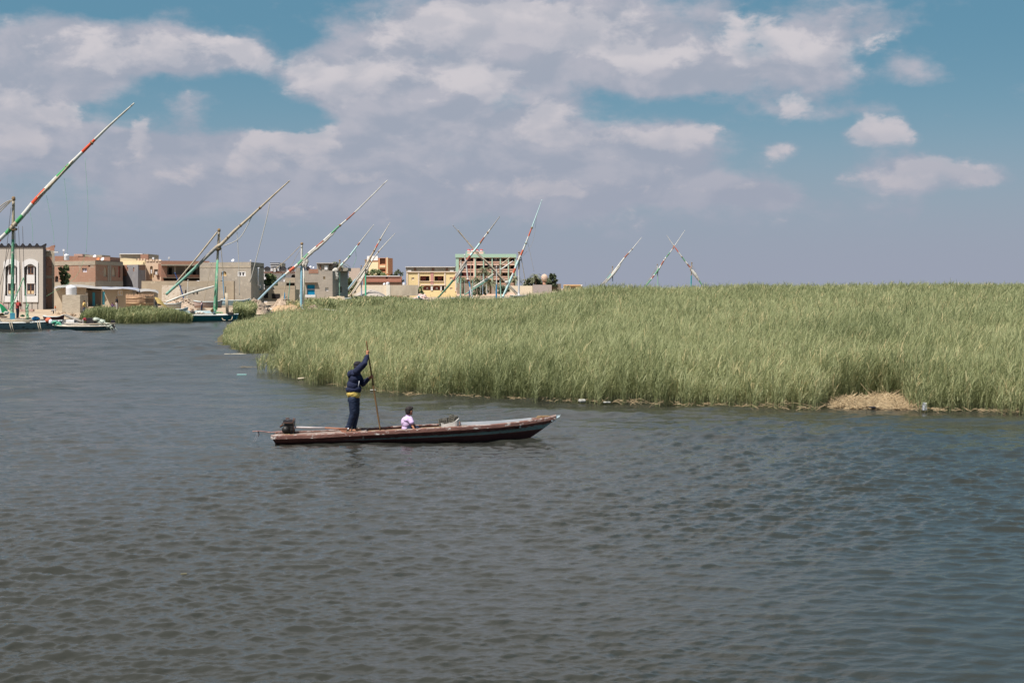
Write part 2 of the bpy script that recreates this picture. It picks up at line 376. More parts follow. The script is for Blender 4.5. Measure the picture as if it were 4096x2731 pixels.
def inside_front(px, py):
    """is a ground point inland of the waterline polyline (with its small bay)?"""
    base = interp([(885, 1392), (925, 1400), (985, 1412), (1060, 1424), (1100, 1425), (1130, 1500), (1190, 1512), (1225, 1534), (1290, 1540), (1400, 1552), (1600, 1580), (1850, 1592), (2100, 1602), (2500, 1614), (2900, 1630), (3250, 1640), (3330, 1612), (3450, 1594), (3590, 1606), (3640, 1642), (4096, 1655), (4700, 1660)], px)
    jag = 13*(vnoise(px/23, px*0+1, 9)-.5)+9*(vnoise(px/70, px*0+4, 10)-.5)
    left = np.interp(py, [1250, 1290, 1330, 1400], [938, 925, 905, 882])
    ok = (py < base+jag) & (px > left+14*(vnoise(py/8, py*0, 4)-.5))
    tip = (px > 1030) & (px < 1130) & (py > 1478) & (py < 1500+jag)
    return ok, tip
def field(n, pr):
    """sample ground points of the big bed: pr(Y) gives the keep probability"""
    X = []; out = []
    r = np.random.default_rng(21)
    Y = np.sqrt(r.uniform(42**2, 246**2, n)); k = r.uniform((880-2048)/F, (4620-2048)/F, n)
    x = k*Y; px = 2048+k*F; py = HZ+CH*F/Y
    ok, tip = inside_front(px, py); ok &= Y < interp(FARY, px)
    ok |= tip & (r.random(n) < .35)
    ok &= r.random(n) < pr(Y, px, py)
    return x[ok], Y[ok], px[ok], py[ok]
def tops(px, Y):
    yn = CH*F/(interp([(a, b) for a, b in NEARL if a not in (1085, 1035)], px)-HZ); yf = interp(FARY, px)
    t = np.clip((Y-yn)/np.maximum(yf-yn, 5), 0, 1); zf = CH-(interp(SIL, px)-HZ)*yf/F
    return 1.5+(zf-1.5)*t**.62*(1-.3*(1-t)*t), t
def build_reeds():
    def pr(Y, px, py): return np.clip((58/Y)**1.6, .02, 1)
    x, Y, px, py = field(1250000, pr)
    zt, t = tops(px, Y)
    n = len(x); r = np.random.default_rng(5)
    pt = vnoise(x/2.2+50, Y/3.5+20, 11); pt2 = vnoise(x/7+90, Y/12+20, 12)
    L = np.minimum(zt, 2.2+.3*t)*(.56+.32*pt+.3*r.random(n)**2.2)*(.9+.2*pt2)*np.clip(.3+.7*(px-878)/230, .3, 1)
    edge = np.clip((interp([(a, b) for a, b in NEARL if a not in (1085, 1035)], px)-py)/26, 0, 1)
    L *= .5+.5*np.maximum(edge**.7, r.random(n)**1.5*.8)
    zg = np.maximum(zt-2.2-.3*t, 0)*.98
    w = .0145*np.maximum(1, Y/58)**.85*r.uniform(.8, 1.2, n)
    dark = np.clip((pt-.55)*2.2, 0, 1)*.65+np.clip((pt2-.55)*2.5, 0, 1)*.55+.6*(r.random(n) < .08)
    near = Y < 75
    reeds('reed_bed', 'wide bed of tall sage green reeds across the water', x, Y, zg, L, w, 8, dark, 5)
    print('stems', n)
    # ground under the bed
    mb = MB(); cols = np.linspace(870, 4640, 120); R_ = 14; vs = []
    for c in cols:
        yn = CH*F/(float(interp([(a, b) for a, b in NEARL if a not in (1085, 1035)], c))-HZ)+.5; yf = float(interp(FARY, c))
        for j in range(R_):
            y = yn+(yf+3-yn)*(j/(R_-1))**1.3
            zt_, t_ = tops(np.array([c]), np.array([y])); z = max(float(zt_[0])-2.2-.3*float(t_[0]), 0)*.98
            vs.append(((c-2048)*y/F, y, z+(.05 if j else -.2)))
    mb.smooth = True
    mb.add(vs, [(i*R_+j, i*R_+j+1, (i+1)*R_+j+1, (i+1)*R_+j) for i in range(len(cols)-1) for j in range(R_-1)])
    mb.build('marsh_ground', M('marsh_mud', S(96, 88, 58), S(74, 74, 46), scale=1.2), kind='structure', label='muddy ground under the reeds')
build_reeds()
def patch(name, label, poly, n, hgt, w, seed, dens=None, dark0=.1, zg=0, nl=6, dry=.05):
    """a smaller reed patch on a polygon of (px, Y) corners"""
    r = np.random.default_rng(seed); pts = np.array([((a-2048)*b/F, b) for a, b in poly])
    lo, hi = pts.min(0), pts.max(0); q = r.uniform(lo, hi, (n*4, 2)); ins = np.zeros(len(q), bool); j = len(pts)-1
    for i in range(len(pts)):
        c = ((pts[i, 1] > q[:, 1]) != (pts[j, 1] > q[:, 1])) & (q[:, 0] < (pts[j, 0]-pts[i, 0])*(q[:, 1]-pts[i, 1])/(pts[j, 1]-pts[i, 1]+1e-9)+pts[i, 0]); ins ^= c; j = i
    q = q[ins][:n]; x, y = q[:, 0], q[:, 1]; m = len(x); pt = vnoise(x/2.0+5, y/3+7, seed)
    L = hgt*(.55+.6*pt+.2*r.random(m)); L *= (1 if dens is None else dens(2048+x/y*F))
    return reeds(name, label, x, y, np.full(m, zg), L, np.full(m, w), nl, np.clip((pt-.4)*1.5, 0, 1)+dark0, seed, dry)
patch('reed_strip', 'low strip of green reeds between the flat boat and the teal boat', [(318, 154), (470, 152), (760, 156), (775, 163), (600, 172), (330, 170)], 6000, 1.25, .045, 31,
      dens=lambda px: np.interp(px, [318, 345, 420, 470, 530, 640, 740, 775], [.35, .8, 1.1, .95, 1.05, .95, .7, .5]), dark0=.35)
patch('reed_strip', 'green reed patch behind the long blue and white striped spar', [(935, 168), (1020, 172), (1010, 192), (940, 190)], 1800, 1.6, .07, 33, dark0=.15, zg=0)
patch('reed_strip', 'flat hazy green reed patch below the bright blue house door', [(1130, 212), (1330, 214), (1560, 232), (1700, 250), (1560, 320), (1350, 300), (1210, 235)], 6000, 1.6, .1, 35, dark0=.0)
# ------------------------------------------------------------------ buildings
def hitx(px, A, B):
    """where the ray of a photo column meets the wall line A-B: (distance along the wall, depth Y)"""
    k = (px-2048)/F; ax, ay = A; bx, by = B; dx, dy = bx-ax, by-ay
    s = (k*ay-ax)/(dx-k*dy); L = math.hypot(dx, dy); return s*L, ay+s*dy
def facade(mb, A, B, z0, z1, holes, d, arches=()):
    L = math.hypot(B[0]-A[0], B[1]-A[1]); ux, uy = (B[0]-A[0])/L, (B[1]-A[1])/L; nx, ny = -uy, ux
    if ny < 0: nx, ny = -nx, -ny
    pt = lambda u, z, q=0: (A[0]+ux*u+nx*q, A[1]+uy*u+ny*q, z)
    us = sorted({0, L, *[h[0] for h in holes], *[h[1] for h in holes]}); zs = sorted({z0, z1, *[h[2] for h in holes], *[h[3] for h in holes]})
    for a, b in zip(us[:-1], us[1:]):
        for c, e in zip(zs[:-1], zs[1:]):
            mu, mz = (a+b)/2, (c+e)/2
            if any(h[0] < mu < h[1] and h[2] < mz < h[3] for h in holes): continue
            mb.quad(pt(a, c), pt(b, c), pt(b, e), pt(a, e))
    for h in holes:
        a, b, c, e, dd = h[:5]
        mb.quad(pt(a, c), pt(a, e), pt(a, e, dd), pt(a, c, dd)); mb.quad(pt(b, c), pt(b, c, dd), pt(b, e, dd), pt(b, e))
        mb.quad(pt(a, c), pt(a, c, dd), pt(b, c, dd), pt(b, c)); mb.quad(pt(a, e), pt(b, e), pt(b, e, dd), pt(a, e, dd))
        if len(h) > 5 and h[5]:                                  # arched head
            r = (b-a)/2; rise = r*h[5]; m = (a+b)/2; N = 10
            arc = [(m-r*math.cos(math.pi*i/N), e-rise+rise*math.sin(math.pi*i/N)) for i in range(N+1)]
            for (u1, w1), (u2, w2) in zip(arc[:-1], arc[1:]):
                mb.quad(pt(u1, w1), pt(u2, w2), pt(u2, e), pt(u1, e)); mb.quad(pt(u1, w1), pt(u1, w1, dd), pt(u2, w2, dd), pt(u2, w2))
    return pt
DARK = M('dark_room_and_shade', S(34, 30, 30), S(52, 46, 44), rough=.9)
class House:
    """corners: photo columns with depths, seen left to right; top and base rows are taken at the first corner"""
    def __init__(s, name, label, corners, top, base, depth, mat, faces, cat='house', group=None, zbase=None, zt=None, roof=None, wname='wall'):
        s.C = [((px-2048)*Y/F, Y) for px, Y in corners]; Y0 = corners[0][1]; s.Y0 = Y0
        s.z1 = zt if zt is not None else CH-(top-HZ)*Y0/F
        s.z0 = zbase if zbase is not None else CH-(base-HZ)*Y0/F
        s.root = empty(name, (sum(c[0] for c in s.C)/len(s.C), s.C[0][1]+depth/2, s.z0), label, cat, group)
        mb = MB(); s.kids = []
        z0 = s.z0-.5
        for i, ops in enumerate(faces):
            A, B = s.C[i], s.C[i+1]; holes = []
            for o in ops:
                px0, px1, py0, py1, kind = o[:5]; kw = o[5] if len(o) > 5 else {}
                u0, ya = hitx(px0, A, B); u1, yb = hitx(px1, A, B); ym = (ya+yb)/2
                zt_, zb_ = CH-(py0-HZ)*ym/F, CH-(py1-HZ)*ym/F
                L = math.hypot(B[0]-A[0], B[1]-A[1]); u0, u1 = max(u0, .05), min(u1, L-.05); zt_ = min(zt_, s.z1-.03); zb_ = max(zb_, s.z0-.3)
                dd = kw.get('d', 1.6 if kind in ('veranda', 'porch', 'balcony') else .25)
                h = (u0, u1, zb_, zt_, dd, kw.get('arch', 0)); holes.append(h); s.kids.append((i, h, kind, kw))
            facade(mb, A, B, z0, s.z1, holes, .2)
        A, B = s.C[0], s.C[-1]
        A2, B2 = (A[0]*(1+depth/A[1]*1.03), A[1]+depth), (B[0]*(1+(max(A[1], B[1])+depth-B[1])/B[1]*1.03), max(A[1], B[1])+depth)
        v = lambda c, z: (c[0], c[1], z)
        for a, b in ((A, A2), (A2, B2), (B, B2)): mb.quad(v(a, z0), v(b, z0), v(b, s.z1), v(a, s.z1))
        s.wall = mb.build(wname, mat, s.root)
        rb = MB(); top_ = [v(c, s.z1-.25) for c in s.C]+[v(B2, s.z1-.25), v(A2, s.z1-.25)]; rb.poly(top_)
        rb.build('roof', roof or M('flat_roof', S(170, 160, 148), S(140, 132, 122)), s.root)
        for i, h, kind, kw in s.kids: s.opening(i, h, kind, kw)
    def pt(s, i):
        A, B = s.C[i], s.C[i+1]; L = math.hypot(B[0]-A[0], B[1]-A[1]); ux, uy = (B[0]-A[0])/L, (B[1]-A[1])/L; nx, ny = -uy, ux
        if ny < 0: nx, ny = -nx, -ny
        return lambda u, z, q=0: Vector((A[0]+ux*u+nx*q, A[1]+uy*u+ny*q, z))
    def slab(s, i, u0, u1, za, zb, q0, q1, mb=None):
        p = s.pt(i); mb = mb or MB()
        vs = [p(u, z, q) for z in (za, zb) for q in (q0, q1) for u in (u0, u1)]
        mb.add(vs, [(0, 2, 3, 1), (4, 5, 7, 6), (0, 1, 5, 4), (2, 6, 7, 3), (0, 4, 6, 2), (1, 3, 7, 5)]); return mb
    def opening(s, i, h, kind, kw):
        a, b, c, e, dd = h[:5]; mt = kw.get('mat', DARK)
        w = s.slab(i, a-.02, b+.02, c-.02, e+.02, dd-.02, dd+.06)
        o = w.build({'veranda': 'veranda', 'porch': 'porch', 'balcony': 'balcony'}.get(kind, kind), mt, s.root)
        if kind == 'window' and 'frame' in kw:
            f = kw['frame']; t = min(.09, (b-a)*.12); fb = MB(); n = kw.get('split', 2)
            for (u0, u1, z0_, z1_) in ((a, a+t, c, e), (b-t, b, c, e), (a+t, b-t, c, c+t), (a+t, b-t, e-t, e)): s.slab(i, u0, u1, z0_, z1_, dd-.09, dd-.025, fb)
            for k in range(1, n):
                u = a+(b-a)*k/n; s.slab(i, u-t/2, u+t/2, c+t, e-t, dd-.085, dd-.03, fb)
            fb.build('frame', f, o)
        for (px0, px1, py0, py1, nm, m2) in kw.get('inner', ()):
            p0, p1 = s.C[i], s.C[i+1]; u0, y0 = hitx(px0, p0, p1); u1, y1 = hitx(px1, p0, p1)
            s.slab(i, u0, u1, CH-(py1-HZ)*y0/F, CH-(py0-HZ)*y0/F, dd-.07, dd-.025).build(nm, m2, o)
        if 'rail' in kw:
            m2, hh = kw['rail']; s.slab(i, a-.05, b+.05, c, c+hh, -.06, .08).build('balustrade', m2, o)
    def deco(s, i, px0, px1, py0, py1, nm, mat, proud=.06, back=0.0):
        A, B = s.C[i], s.C[i+1]; u0, y0 = hitx(px0, A, B); u1, y1 = hitx(px1, A, B); y = (y0+y1)/2
        return s.slab(i, u0, u1, CH-(py1-HZ)*y/F, CH-(py0-HZ)*y/F, -proud, back).build(nm, mat, s.root)
    def on_roof(s, px0, px1, py0, py1, Y, dep, nm, mat):
        a = P(px0, py1, Y); b = P(px1, py0, Y); mb = MB(); mb.box(((a.x+b.x)/2, Y+dep/2, (a.z+b.z)/2), (b.x-a.x, dep, b.z-a.z))
        return mb.build(nm, mat, s.root)
def Box(name, label, cat, px0, px1, py0, py1, Y, dep, mat, group=None):
    a = P(px0, py1, Y); b = P(px1, py0, Y); mb = MB(); mb.box(((a.x+b.x)/2, Y+dep/2, (a.z+b.z)/2), (b.x-a.x, dep, b.z-a.z))
    return mb.build(name, mat, None, ((a.x+b.x)/2, Y+dep/2, a.z), label, cat, group)

PL_GREY = M('grey_beige_render', S(178, 169, 160), S(186, 177, 168), scale=6, var=.05)
WHITE = M('white_paint', S(214, 211, 210), S(224, 221, 220), scale=4)
BLACK = M('black_trim', S(40, 38, 42), S(50, 47, 50))
BRICK = brickM('red_brick', S(168, 120, 100), S(154, 108, 90), S(168, 146, 130), S(166, 148, 130), .64)
BRICK2 = brickM('worn_red_brick', S(166, 126, 106), S(154, 116, 98), S(164, 142, 126), S(160, 148, 134), .6)
CONC = M('raw_concrete', S(172, 160, 142), S(154, 143, 128), scale=1.2, stretch=(1, 1, 3), c3=S(140, 128, 114), t3=.66)
CEM = M('grey_cement', S(166, 156, 142), S(150, 141, 130), scale=.8, c3=S(176, 166, 152), t3=.6)
CEMB = M('blue_grey_cement', S(150, 148, 150), S(136, 134, 138), scale=1.0, c3=S(164, 118, 98), t3=.63)
MUD = M('mud_plaster', S(182, 166, 144), S(166, 150, 130), scale=.7, c3=S(192, 176, 154), t3=.62)
MUDD = M('dark_mud_and_shade', S(138, 124, 110), S(122, 109, 98), scale=.9)
CREAM = M('cream_wall', S(224, 206, 170), S(214, 196, 160))
PEACH = M('peach_wall', S(222, 194, 168), S(212, 184, 158))
WOODB = M('brown_window_wood', S(134, 98, 78), S(110, 80, 64))
GLASS = M('window_glass', S(42, 38, 42), S(58, 52, 54), rough=.15, spec=.6)
BLUE = M('turquoise_door', S(72, 160, 186), S(88, 172, 190), c3=S(190, 190, 180), t3=.7)
TAN = M('tan_panel', S(222, 196, 158), S(214, 186, 148))
REDW = M('dull_red_wall', S(148, 88, 84), S(136, 78, 78))
WHITEP = M('white_plastic', S(226, 226, 230), S(216, 216, 222), rough=.5)

# --- grey house with black edge and two tall arched window bays
def grey_house():
    Y = 205; z = lambda py: CH-(py-HZ)*Y/F
    h = House('grey_house', 'grey rendered house with black edge strip, toothed parapet and two white arched window bays', [(-190, Y), (183, Y)], 990, 1252, 9, PL_GREY,
              [[(22, 70, 1056, 1183, 'bay', dict(arch=.55, d=.3, mat=BLACK)), (98, 146, 1056, 1183, 'bay', dict(arch=.55, d=.3, mat=BLACK)), (-150, -60, 1056, 1183, 'bay', dict(arch=.55, d=.3, mat=BLACK))]])
    for a, b, c, dpx in ((15, 78, 46, -76), (91, 153, 122, 0)):
        # raised white surround, a frame round the bay
        mb = MB(); p = h.pt(0); X0 = h.C[0]
        u = lambda px: hitx(px, h.C[0], h.C[1])[0]
        N = 14; inn = [(c+(-24+48*i/N), 1056+13*(1-math.sin(math.pi*i/N))) for i in range(N+1)]
        out = [(a+(b-a)*i/N, 1036+13*(1-math.sin(math.pi*i/N)**.8)) for i in range(N+1)]
        loop_o = [(a, 1208)]+out+[(b, 1208)]; loop_i = [(c-24, 1183)]+inn+[(c+24, 1183)]
        for k in range(len(loop_o)-1):
            o1, o2, i1, i2 = loop_o[k], loop_o[k+1], loop_i[k], loop_i[k+1]
            q = [p(u(o1[0]), z(o1[1]), -.12), p(u(o2[0]), z(o2[1]), -.12), p(u(i2[0]), z(i2[1]), -.12), p(u(i1[0]), z(i1[1]), -.12)]
            mb.poly(q); mb.poly([q[0], q[1], q[1]+Vector((0, .12, 0)), q[0]+Vector((0, .12, 0))]); mb.poly([q[3], q[2], q[2]+Vector((0, .12, 0)), q[3]+Vector((0, .12, 0))])
        q = [p(u(a), z(1208), -.12), p(u(b), z(1208), -.12), p(u(c+24), z(1183), -.12), p(u(c-24), z(1183), -.12)]; mb.poly(q)
        mb.build('white_surround', WHITE, h.root)
        h.slab(0, u(c-16), u(c+16), z(1134), z(1099), .02, .27).build('white_panel', WHITE, h.root)
        for w0, w1, t0, t1, kind in ((c-12, c+12, 1064, 1098, 0), (c-15, c+15, 1134, 1177, 1)):
            wb = h.slab(0, u(w0), u(w1), z(t1), z(t0), .12, .2); wn = wb.build('window', WOODB, h.root)
            for sx in (-1, 1):
                x0 = c+sx*(w1-w0)*.25; hw = (w1-w0)*.16
                h.slab(0, u(x0-hw), u(x0+hw), z(t1-(16 if kind else 5)), z(t0+4), .09, .115).build('pane', GLASS, wn)
                if kind: h.slab(0, u(x0-hw), u(x0+hw), z(t1-2), z(t1-14), .085, .115).build('shutter_panel', TAN, wn)
            fb = MB()
            h.slab(0, u(w0-2.5), u(w0), z(t1), z(t0-1), .1, .25, fb); h.slab(0, u(w1), u(w1+2.5), z(t1), z(t0-1), .1, .25, fb); h.slab(0, u(w0-2.5), u(w1+2.5), z(t0-1), z(t0-4), .1, .25, fb)
            if kind: h.slab(0, u(w0-2), u(w1+2), z(t1+3), z(t1), .0, .25, fb)
            fb.build('frame', WHITE, wn)
    h.deco(0, 173, 183.5, 983, 1250, 'corner_strip', BLACK, .1)
    h.deco(0, -190, 172.8, 983, 990, 'parapet_band', BLACK, .1, .3)
    for k in range(13):
        c = 147-28.3*k; mb = MB(); a, b, t = P(c-7.5, 983, Y), P(c+7.5, 983, Y), P(c, 973, Y)
        f = [a, b, t]; g = [x+Vector((0, .35, 0)) for x in f]; f = [x-Vector((0, .1, 0)) for x in f]
        mb.add(f+g, [(0, 1, 2), (5, 4, 3), (0, 3, 4, 1), (1, 4, 5, 2), (2, 5, 3, 0)]); mb.build('parapet_tooth', BLACK, h.root)
    mb = MB(); f = [P(166, 983, Y), P(183, 983, Y), P(183, 974, Y)]; g = [x+Vector((0, .35, 0)) for x in f]; f = [x-Vector((0, .1, 0)) for x in f]
    mb.add(f+g, [(0, 1, 2), (5, 4, 3), (0, 3, 4, 1), (1, 4, 5, 2), (2, 5, 3, 0)]); mb.build('parapet_tooth', BLACK, h.root)
    for px in (35, 82, 105, 128, 151): h.deco(0, px-1, px+1, 1209, 1241, 'slot', BLACK, .03)
grey_house()

# --- unfinished brick house tight against the grey one
h = House('brick_house', 'narrow unfinished brick house with concrete columns, tight beside the grey house', [(184, 209), (218, 209)], 990, 1255, 9, BRICK, [[(196, 205, 1066, 1068, 'slot', {}), (196, 207, 1101, 1104, 'slot', {})]])
h.deco(0, 184, 208, 1003, 1027, 'concrete_beam', CONC, .05); h.deco(0, 208.2, 218, 1003, 1255, 'concrete_column', CONC, .06); h.deco(0, 184, 208, 1102, 1113, 'concrete_beam', CONC, .04)
mb = MB(); f = [P(184, 990, 209), P(218, 990, 209), P(218, 980, 209), P(206, 983, 209), P(196, 989, 209)]; g = [x+Vector((0, .3, 0)) for x in f]
mb.add(f+g, [(0, 1, 2, 3, 4), (9, 8, 7, 6, 5)]+[(i, (i+1) % 5, (i+1) % 5+5, i+5) for i in range(5)]); mb.build('broken_parapet', BRICK, h.root)
h.deco(0, 184, 201, 1001, 1003, 'plank', WHITE, .4); h.deco(0, 218.2, 236, 1007, 1011, 'plank', WHITE, .4)

# --- big two-faced brick house
CURT = M('purple_curtain', S(120, 90, 140), S(196, 186, 196), scale=9, stretch=(1, 1, .1))
big = House('brick_house', 'big two storey brick house with concrete beam, purple curtained window and two blind arches', [(219, 228), (382, 222), (491, 236)], 1043, 1148, 10, BRICK2,
    [[(232-12, 233, 1103, 1131, 'window', dict(arch=.8)), (328, 348, 1072, 1089, 'window', dict(mat=CURT, frame=WHITE, split=3)), (353, 361, 1061, 1067, 'window', {}), (262, 278, 1071, 1084, 'window', {})],
     [(415, 428, 1066, 1106, 'niche', dict(arch=1, mat=MUD, d=.15)), (448, 462, 1067, 1106, 'niche', dict(arch=1, mat=MUD, d=.15)), (474, 482, 1064, 1110, 'door', dict(mat=M('red_door', S(186, 84, 74), S(170, 72, 66))))]], zbase=.7)
h = big
h.deco(0, 219, 381.5, 1045, 1061, 'concrete_beam', CONC, .06); h.deco(1, 382.5, 491, 1047, 1061, 'concrete_beam', CONC, .06)
h.deco(0, 219, 381.5, 1128, 1150, 'concrete_beam', CONC, .05); h.deco(1, 382.5, 491, 1124, 1150, 'concrete_beam', CEM, .05)
for a, b in ((430, 436), (438, 444)): h.deco(1, a, b, 1062, 1123.5, 'concrete_column', CEM, .05)
h.on_roof(219, 312, 1024, 1047, 231, 6, 'roof_wall', BRICK); h.on_roof(312.5, 440, 1028, 1049, 229.5, 6, 'roof_wall', BRICK); h.on_roof(296, 330, 1016, 1030, 239, 4, 'roof_room', M('pink_board', S(196, 160, 146), S(180, 146, 132)))
h.on_roof(331, 408, 1020, 1030, 240, 5, 'roof_room', CONC)
def tank(label, px, py0, py1, w, Y, group='white water tanks on roofs and walls'):
    a = P(px, py1, Y); hgt = (py1-py0)*Y/F; r = w*Y/F/2; t = empty('water_tank', a, label, 'water tank', group); mb = MB()
    mb.lathe(a, [(r*.95, 0), (r, hgt*.05), (r*.96, hgt*.25), (r, hgt*.3), (r*.96, hgt*.5), (r, hgt*.55), (r*.97, hgt*.75), (r, hgt*.8), (r*.85, hgt*.94), (r*.3, hgt)], 20); mb.build('tank_body', WHITEP, t)
    m2 = MB(); m2.lathe(a+Vector((0, 0, hgt*.99)), [(r*.32, 0), (r*.32, hgt*.07), (r*.2, hgt*.09)], 12); m2.build('lid', WHITEP, t)
def dish(label, px, py, w, Y, mat=WHITEP, look=(-.3, -.8, .5)):
    c = P(px, py, Y); r = w*Y/F/2; t = empty('satellite_dish', c-Vector((0, 0, r*1.9)), label, 'satellite dish', 'satellite dishes on the roofs')
    ax = Vector(look).normalized().to_track_quat('Z', 'Y').to_matrix(); mb = MB()
    mb.lathe(c, [(.02, 0), (r*.5, r*.06), (r*.85, r*.19), (r, r*.28), (r*.98, r*.31), (r*.8, r*.2), (.02, r*.04)], 18, ax); mb.build('reflector', mat, t)
    m2 = MB(); m2.tube([c-Vector((0, 0, r*1.9)), c], r*.07, 6); m2.tube([c-ax@Vector((0, r*.8, -.1)), c+ax@Vector((0, 0, r*.9))], r*.05, 5); m2.build('mount', CONC, t)
tank('white water tank on the roof of the big brick house', 266, 1017, 1041, 23, 230)
dish('white dish high on the brick house roof, left of the orange dish', 379, 1026, 14, 230); dish('rusty orange dish on the brick house roof', 393, 1037, 14, 227, M('rusty_dish', S(200, 128, 88), S(182, 112, 76)))
dish('white dish just right of the orange dish', 411, 1037, 15, 227)

# --- cream and cement houses behind
h = House('cream_house', 'cream walled house behind the big brick house, grey box room on its roof', [(436, 262), (585, 258)], 1042, 1150, 12, CREAM, [[]], zbase=.9)
h.on_roof(478, 592, 1016, 1041, 264, 8, 'roof_room', CONC); h.on_roof(478, 570, 1014, 1017, 263.5, 9, 'roof_edge', WHITE); h.on_roof(562, 593, 1018, 1040, 263.3, .6, 'brick_infill', BRICK)
mb = MB(); f = [P(460, 1043, 257.5), P(545, 1043, 257.5), P(545, 1036, 257.5), P(497, 1032, 257.5), P(460, 1037, 257.5)]; g = [x+Vector((0, .4, 0)) for x in f]
mb.add(f+g, [(0, 1, 2, 3, 4), (9, 8, 7, 6, 5)]+[(i, (i+1) % 5, (i+1) % 5+5, i+5) for i in range(5)]); mb.build('gable_parapet', CREAM, h.root)
for px in (550, 562, 574): h.on_roof(px, px+7, 1034, 1043, 257.6, .4, 'merlon', PEACH)
h = House('cement_house', 'patchy grey cement block with brick showing, overhanging a dark ground floor', [(484, 240), (552, 236), (583, 240)], 1060, 1127, 8, CEMB,
    [[(508, 513, 1069, 1084, 'niche', dict(mat=BRICK, d=.1)), (532, 537, 1070, 1086, 'niche', dict(mat=BRICK, d=.1))], []], zbase=2.0)
h.deco(0, 484, 508, 1060, 1104, 'brick_infill', BRICK, .03); h.deco(1, 556, 582, 1060, 1080, 'brick_infill', BRICK2, .03)
g2 = MB(); a = P(496, 1152, 243); b = P(566, 1126, 243); g2.box(((a.x+b.x)/2, 246, (a.z+b.z)/2-.6), (b.x-a.x, 5, b.z-a.z+1.6)); g2.build('ground_floor', MUDD, h.root)
h = House('peach_house', 'slim peach house with an arched niche and small merlons, between cement and brick', [(584, 246), (645, 246)], 1044, 1124, 9, PEACH,
    [[(600, 611, 1064, 1116, 'niche', dict(arch=1, mat=TAN, d=.4)), (616, 632, 1077, 1100, 'window', dict(mat=CEM)), (633, 645, 1055, 1108, 'brick_infill', dict(mat=BRICK, d=.05))]], zbase=1.0)
for px, w, t in ((584, 10, 1039), (597, 11, 1036), (611, 6, 1038), (622, 9, 1037), (634, 10, 1039)): h.on_roof(px, px+w, t, 1046, 245.9, .5, 'merlon', PEACH)
h.on_roof(603, 608, 1078, 1094, 245.7, .2, 'window_grille', WHITE); h.on_roof(621, 629, 1087, 1098, 245.6, .3, 'window_frame', WHITE)
h = House('brick_house', 'brick house with a wide recessed veranda behind the pale leaning spar', [(645, 240), (838, 243)], 1043, 1124, 12, BRICK,
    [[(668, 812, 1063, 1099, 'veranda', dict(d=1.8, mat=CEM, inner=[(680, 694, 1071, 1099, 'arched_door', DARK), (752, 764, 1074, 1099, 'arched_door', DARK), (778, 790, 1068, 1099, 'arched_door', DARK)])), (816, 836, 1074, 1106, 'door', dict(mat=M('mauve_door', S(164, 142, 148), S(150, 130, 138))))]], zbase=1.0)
h.deco(0, 645, 838, 1058, 1063, 'concrete_beam', CONC, .7); h.deco(0, 650, 830, 1109.5, 1112, 'slab_edge', MUDD, .9); h.deco(0, 655, 812, 1112.2, 1123, 'painted_shadow', DARK, .03)  # dark strip under the slab edge: its shadow put into the colour
for px in (700, 742): h.deco(0, px-2, px+2, 1063, 1099, 'veranda_post', CEM, .05)
dish('round dish on the wall below the brick veranda', 813, 1119, 12, 236); tank('small white tank lying low beside the wall dish', 794, 1123, 1129, 17, 236)

# --- plaster walls along the waterfront
Box('plaster_wall', 'long plain mud plaster wall under the veranda house', 'wall', 566, 935, 1124, 1215, 226, 1.0, MUD)
Box('plaster_wall', 'patch of peeling whitewashed wall behind the green spar foot', 'wall', 647, 722, 1141, 1206, 224, .8, M('peeling_whitewash', S(214, 204, 190), S(196, 182, 166), scale=1.6, c3=S(172, 152, 132), t3=.58))
Box('plaster_wall', 'lower stained wall with small dark holes, left of the grey house corner', 'wall', 724, 900, 1146, 1212, 222.5, .8, CEM)
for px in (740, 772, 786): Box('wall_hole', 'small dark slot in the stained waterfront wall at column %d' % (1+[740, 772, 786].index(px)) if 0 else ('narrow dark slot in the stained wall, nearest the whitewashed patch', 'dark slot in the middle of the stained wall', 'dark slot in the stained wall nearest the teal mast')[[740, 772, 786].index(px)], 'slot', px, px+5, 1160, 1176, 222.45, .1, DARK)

# --- grey two-faced house with white shutters
h = House('grey_house', 'raw grey cement house with white shuttered and wooden arched windows', [(800, 233), (1004, 228), (1056, 240)], 1050, 1205, 12, CEM,
    [[(885, 905, 1085, 1104, 'window', dict(arch=.6, mat=M('ochre_shutter', S(190, 158, 96), S(172, 140, 82)), frame=TAN)), (951, 983, 1087, 1105, 'window', dict(arch=.3, mat=WHITE, frame=WHITE, d=.08)), (882, 895, 1122, 1138, 'window', {}), (897, 908, 1130, 1143, 'window', dict(mat=WHITE))], []], zbase=.8)
h.deco(0, 958, 963, 1088, 1102, 'shutter_gap', DARK, -.02, .07); h.deco(0, 970, 975, 1088, 1102, 'shutter_gap', DARK, -.02, .07); h.deco(0, 800, 1003.5, 1064, 1071, 'concrete_beam', CONC, .04); h.deco(1, 1004.5, 1056, 1064, 1071, 'concrete_beam', CONC, .04)
mb = MB(); mb.tube([P(1032, 1070, 232.7), P(1032, 1142, 232.7), P(1041, 1142, 233.5), P(1041, 1152, 233.5)], .11, 8); mb.tube([P(1026, 1072, 232.7), P(1038, 1072, 232.7)], .09, 6); mb.build('drain_pipe', WHITEP, h.root)
dish('white dish on the raw grey cement house roof', 932, 1042, 12, 236)
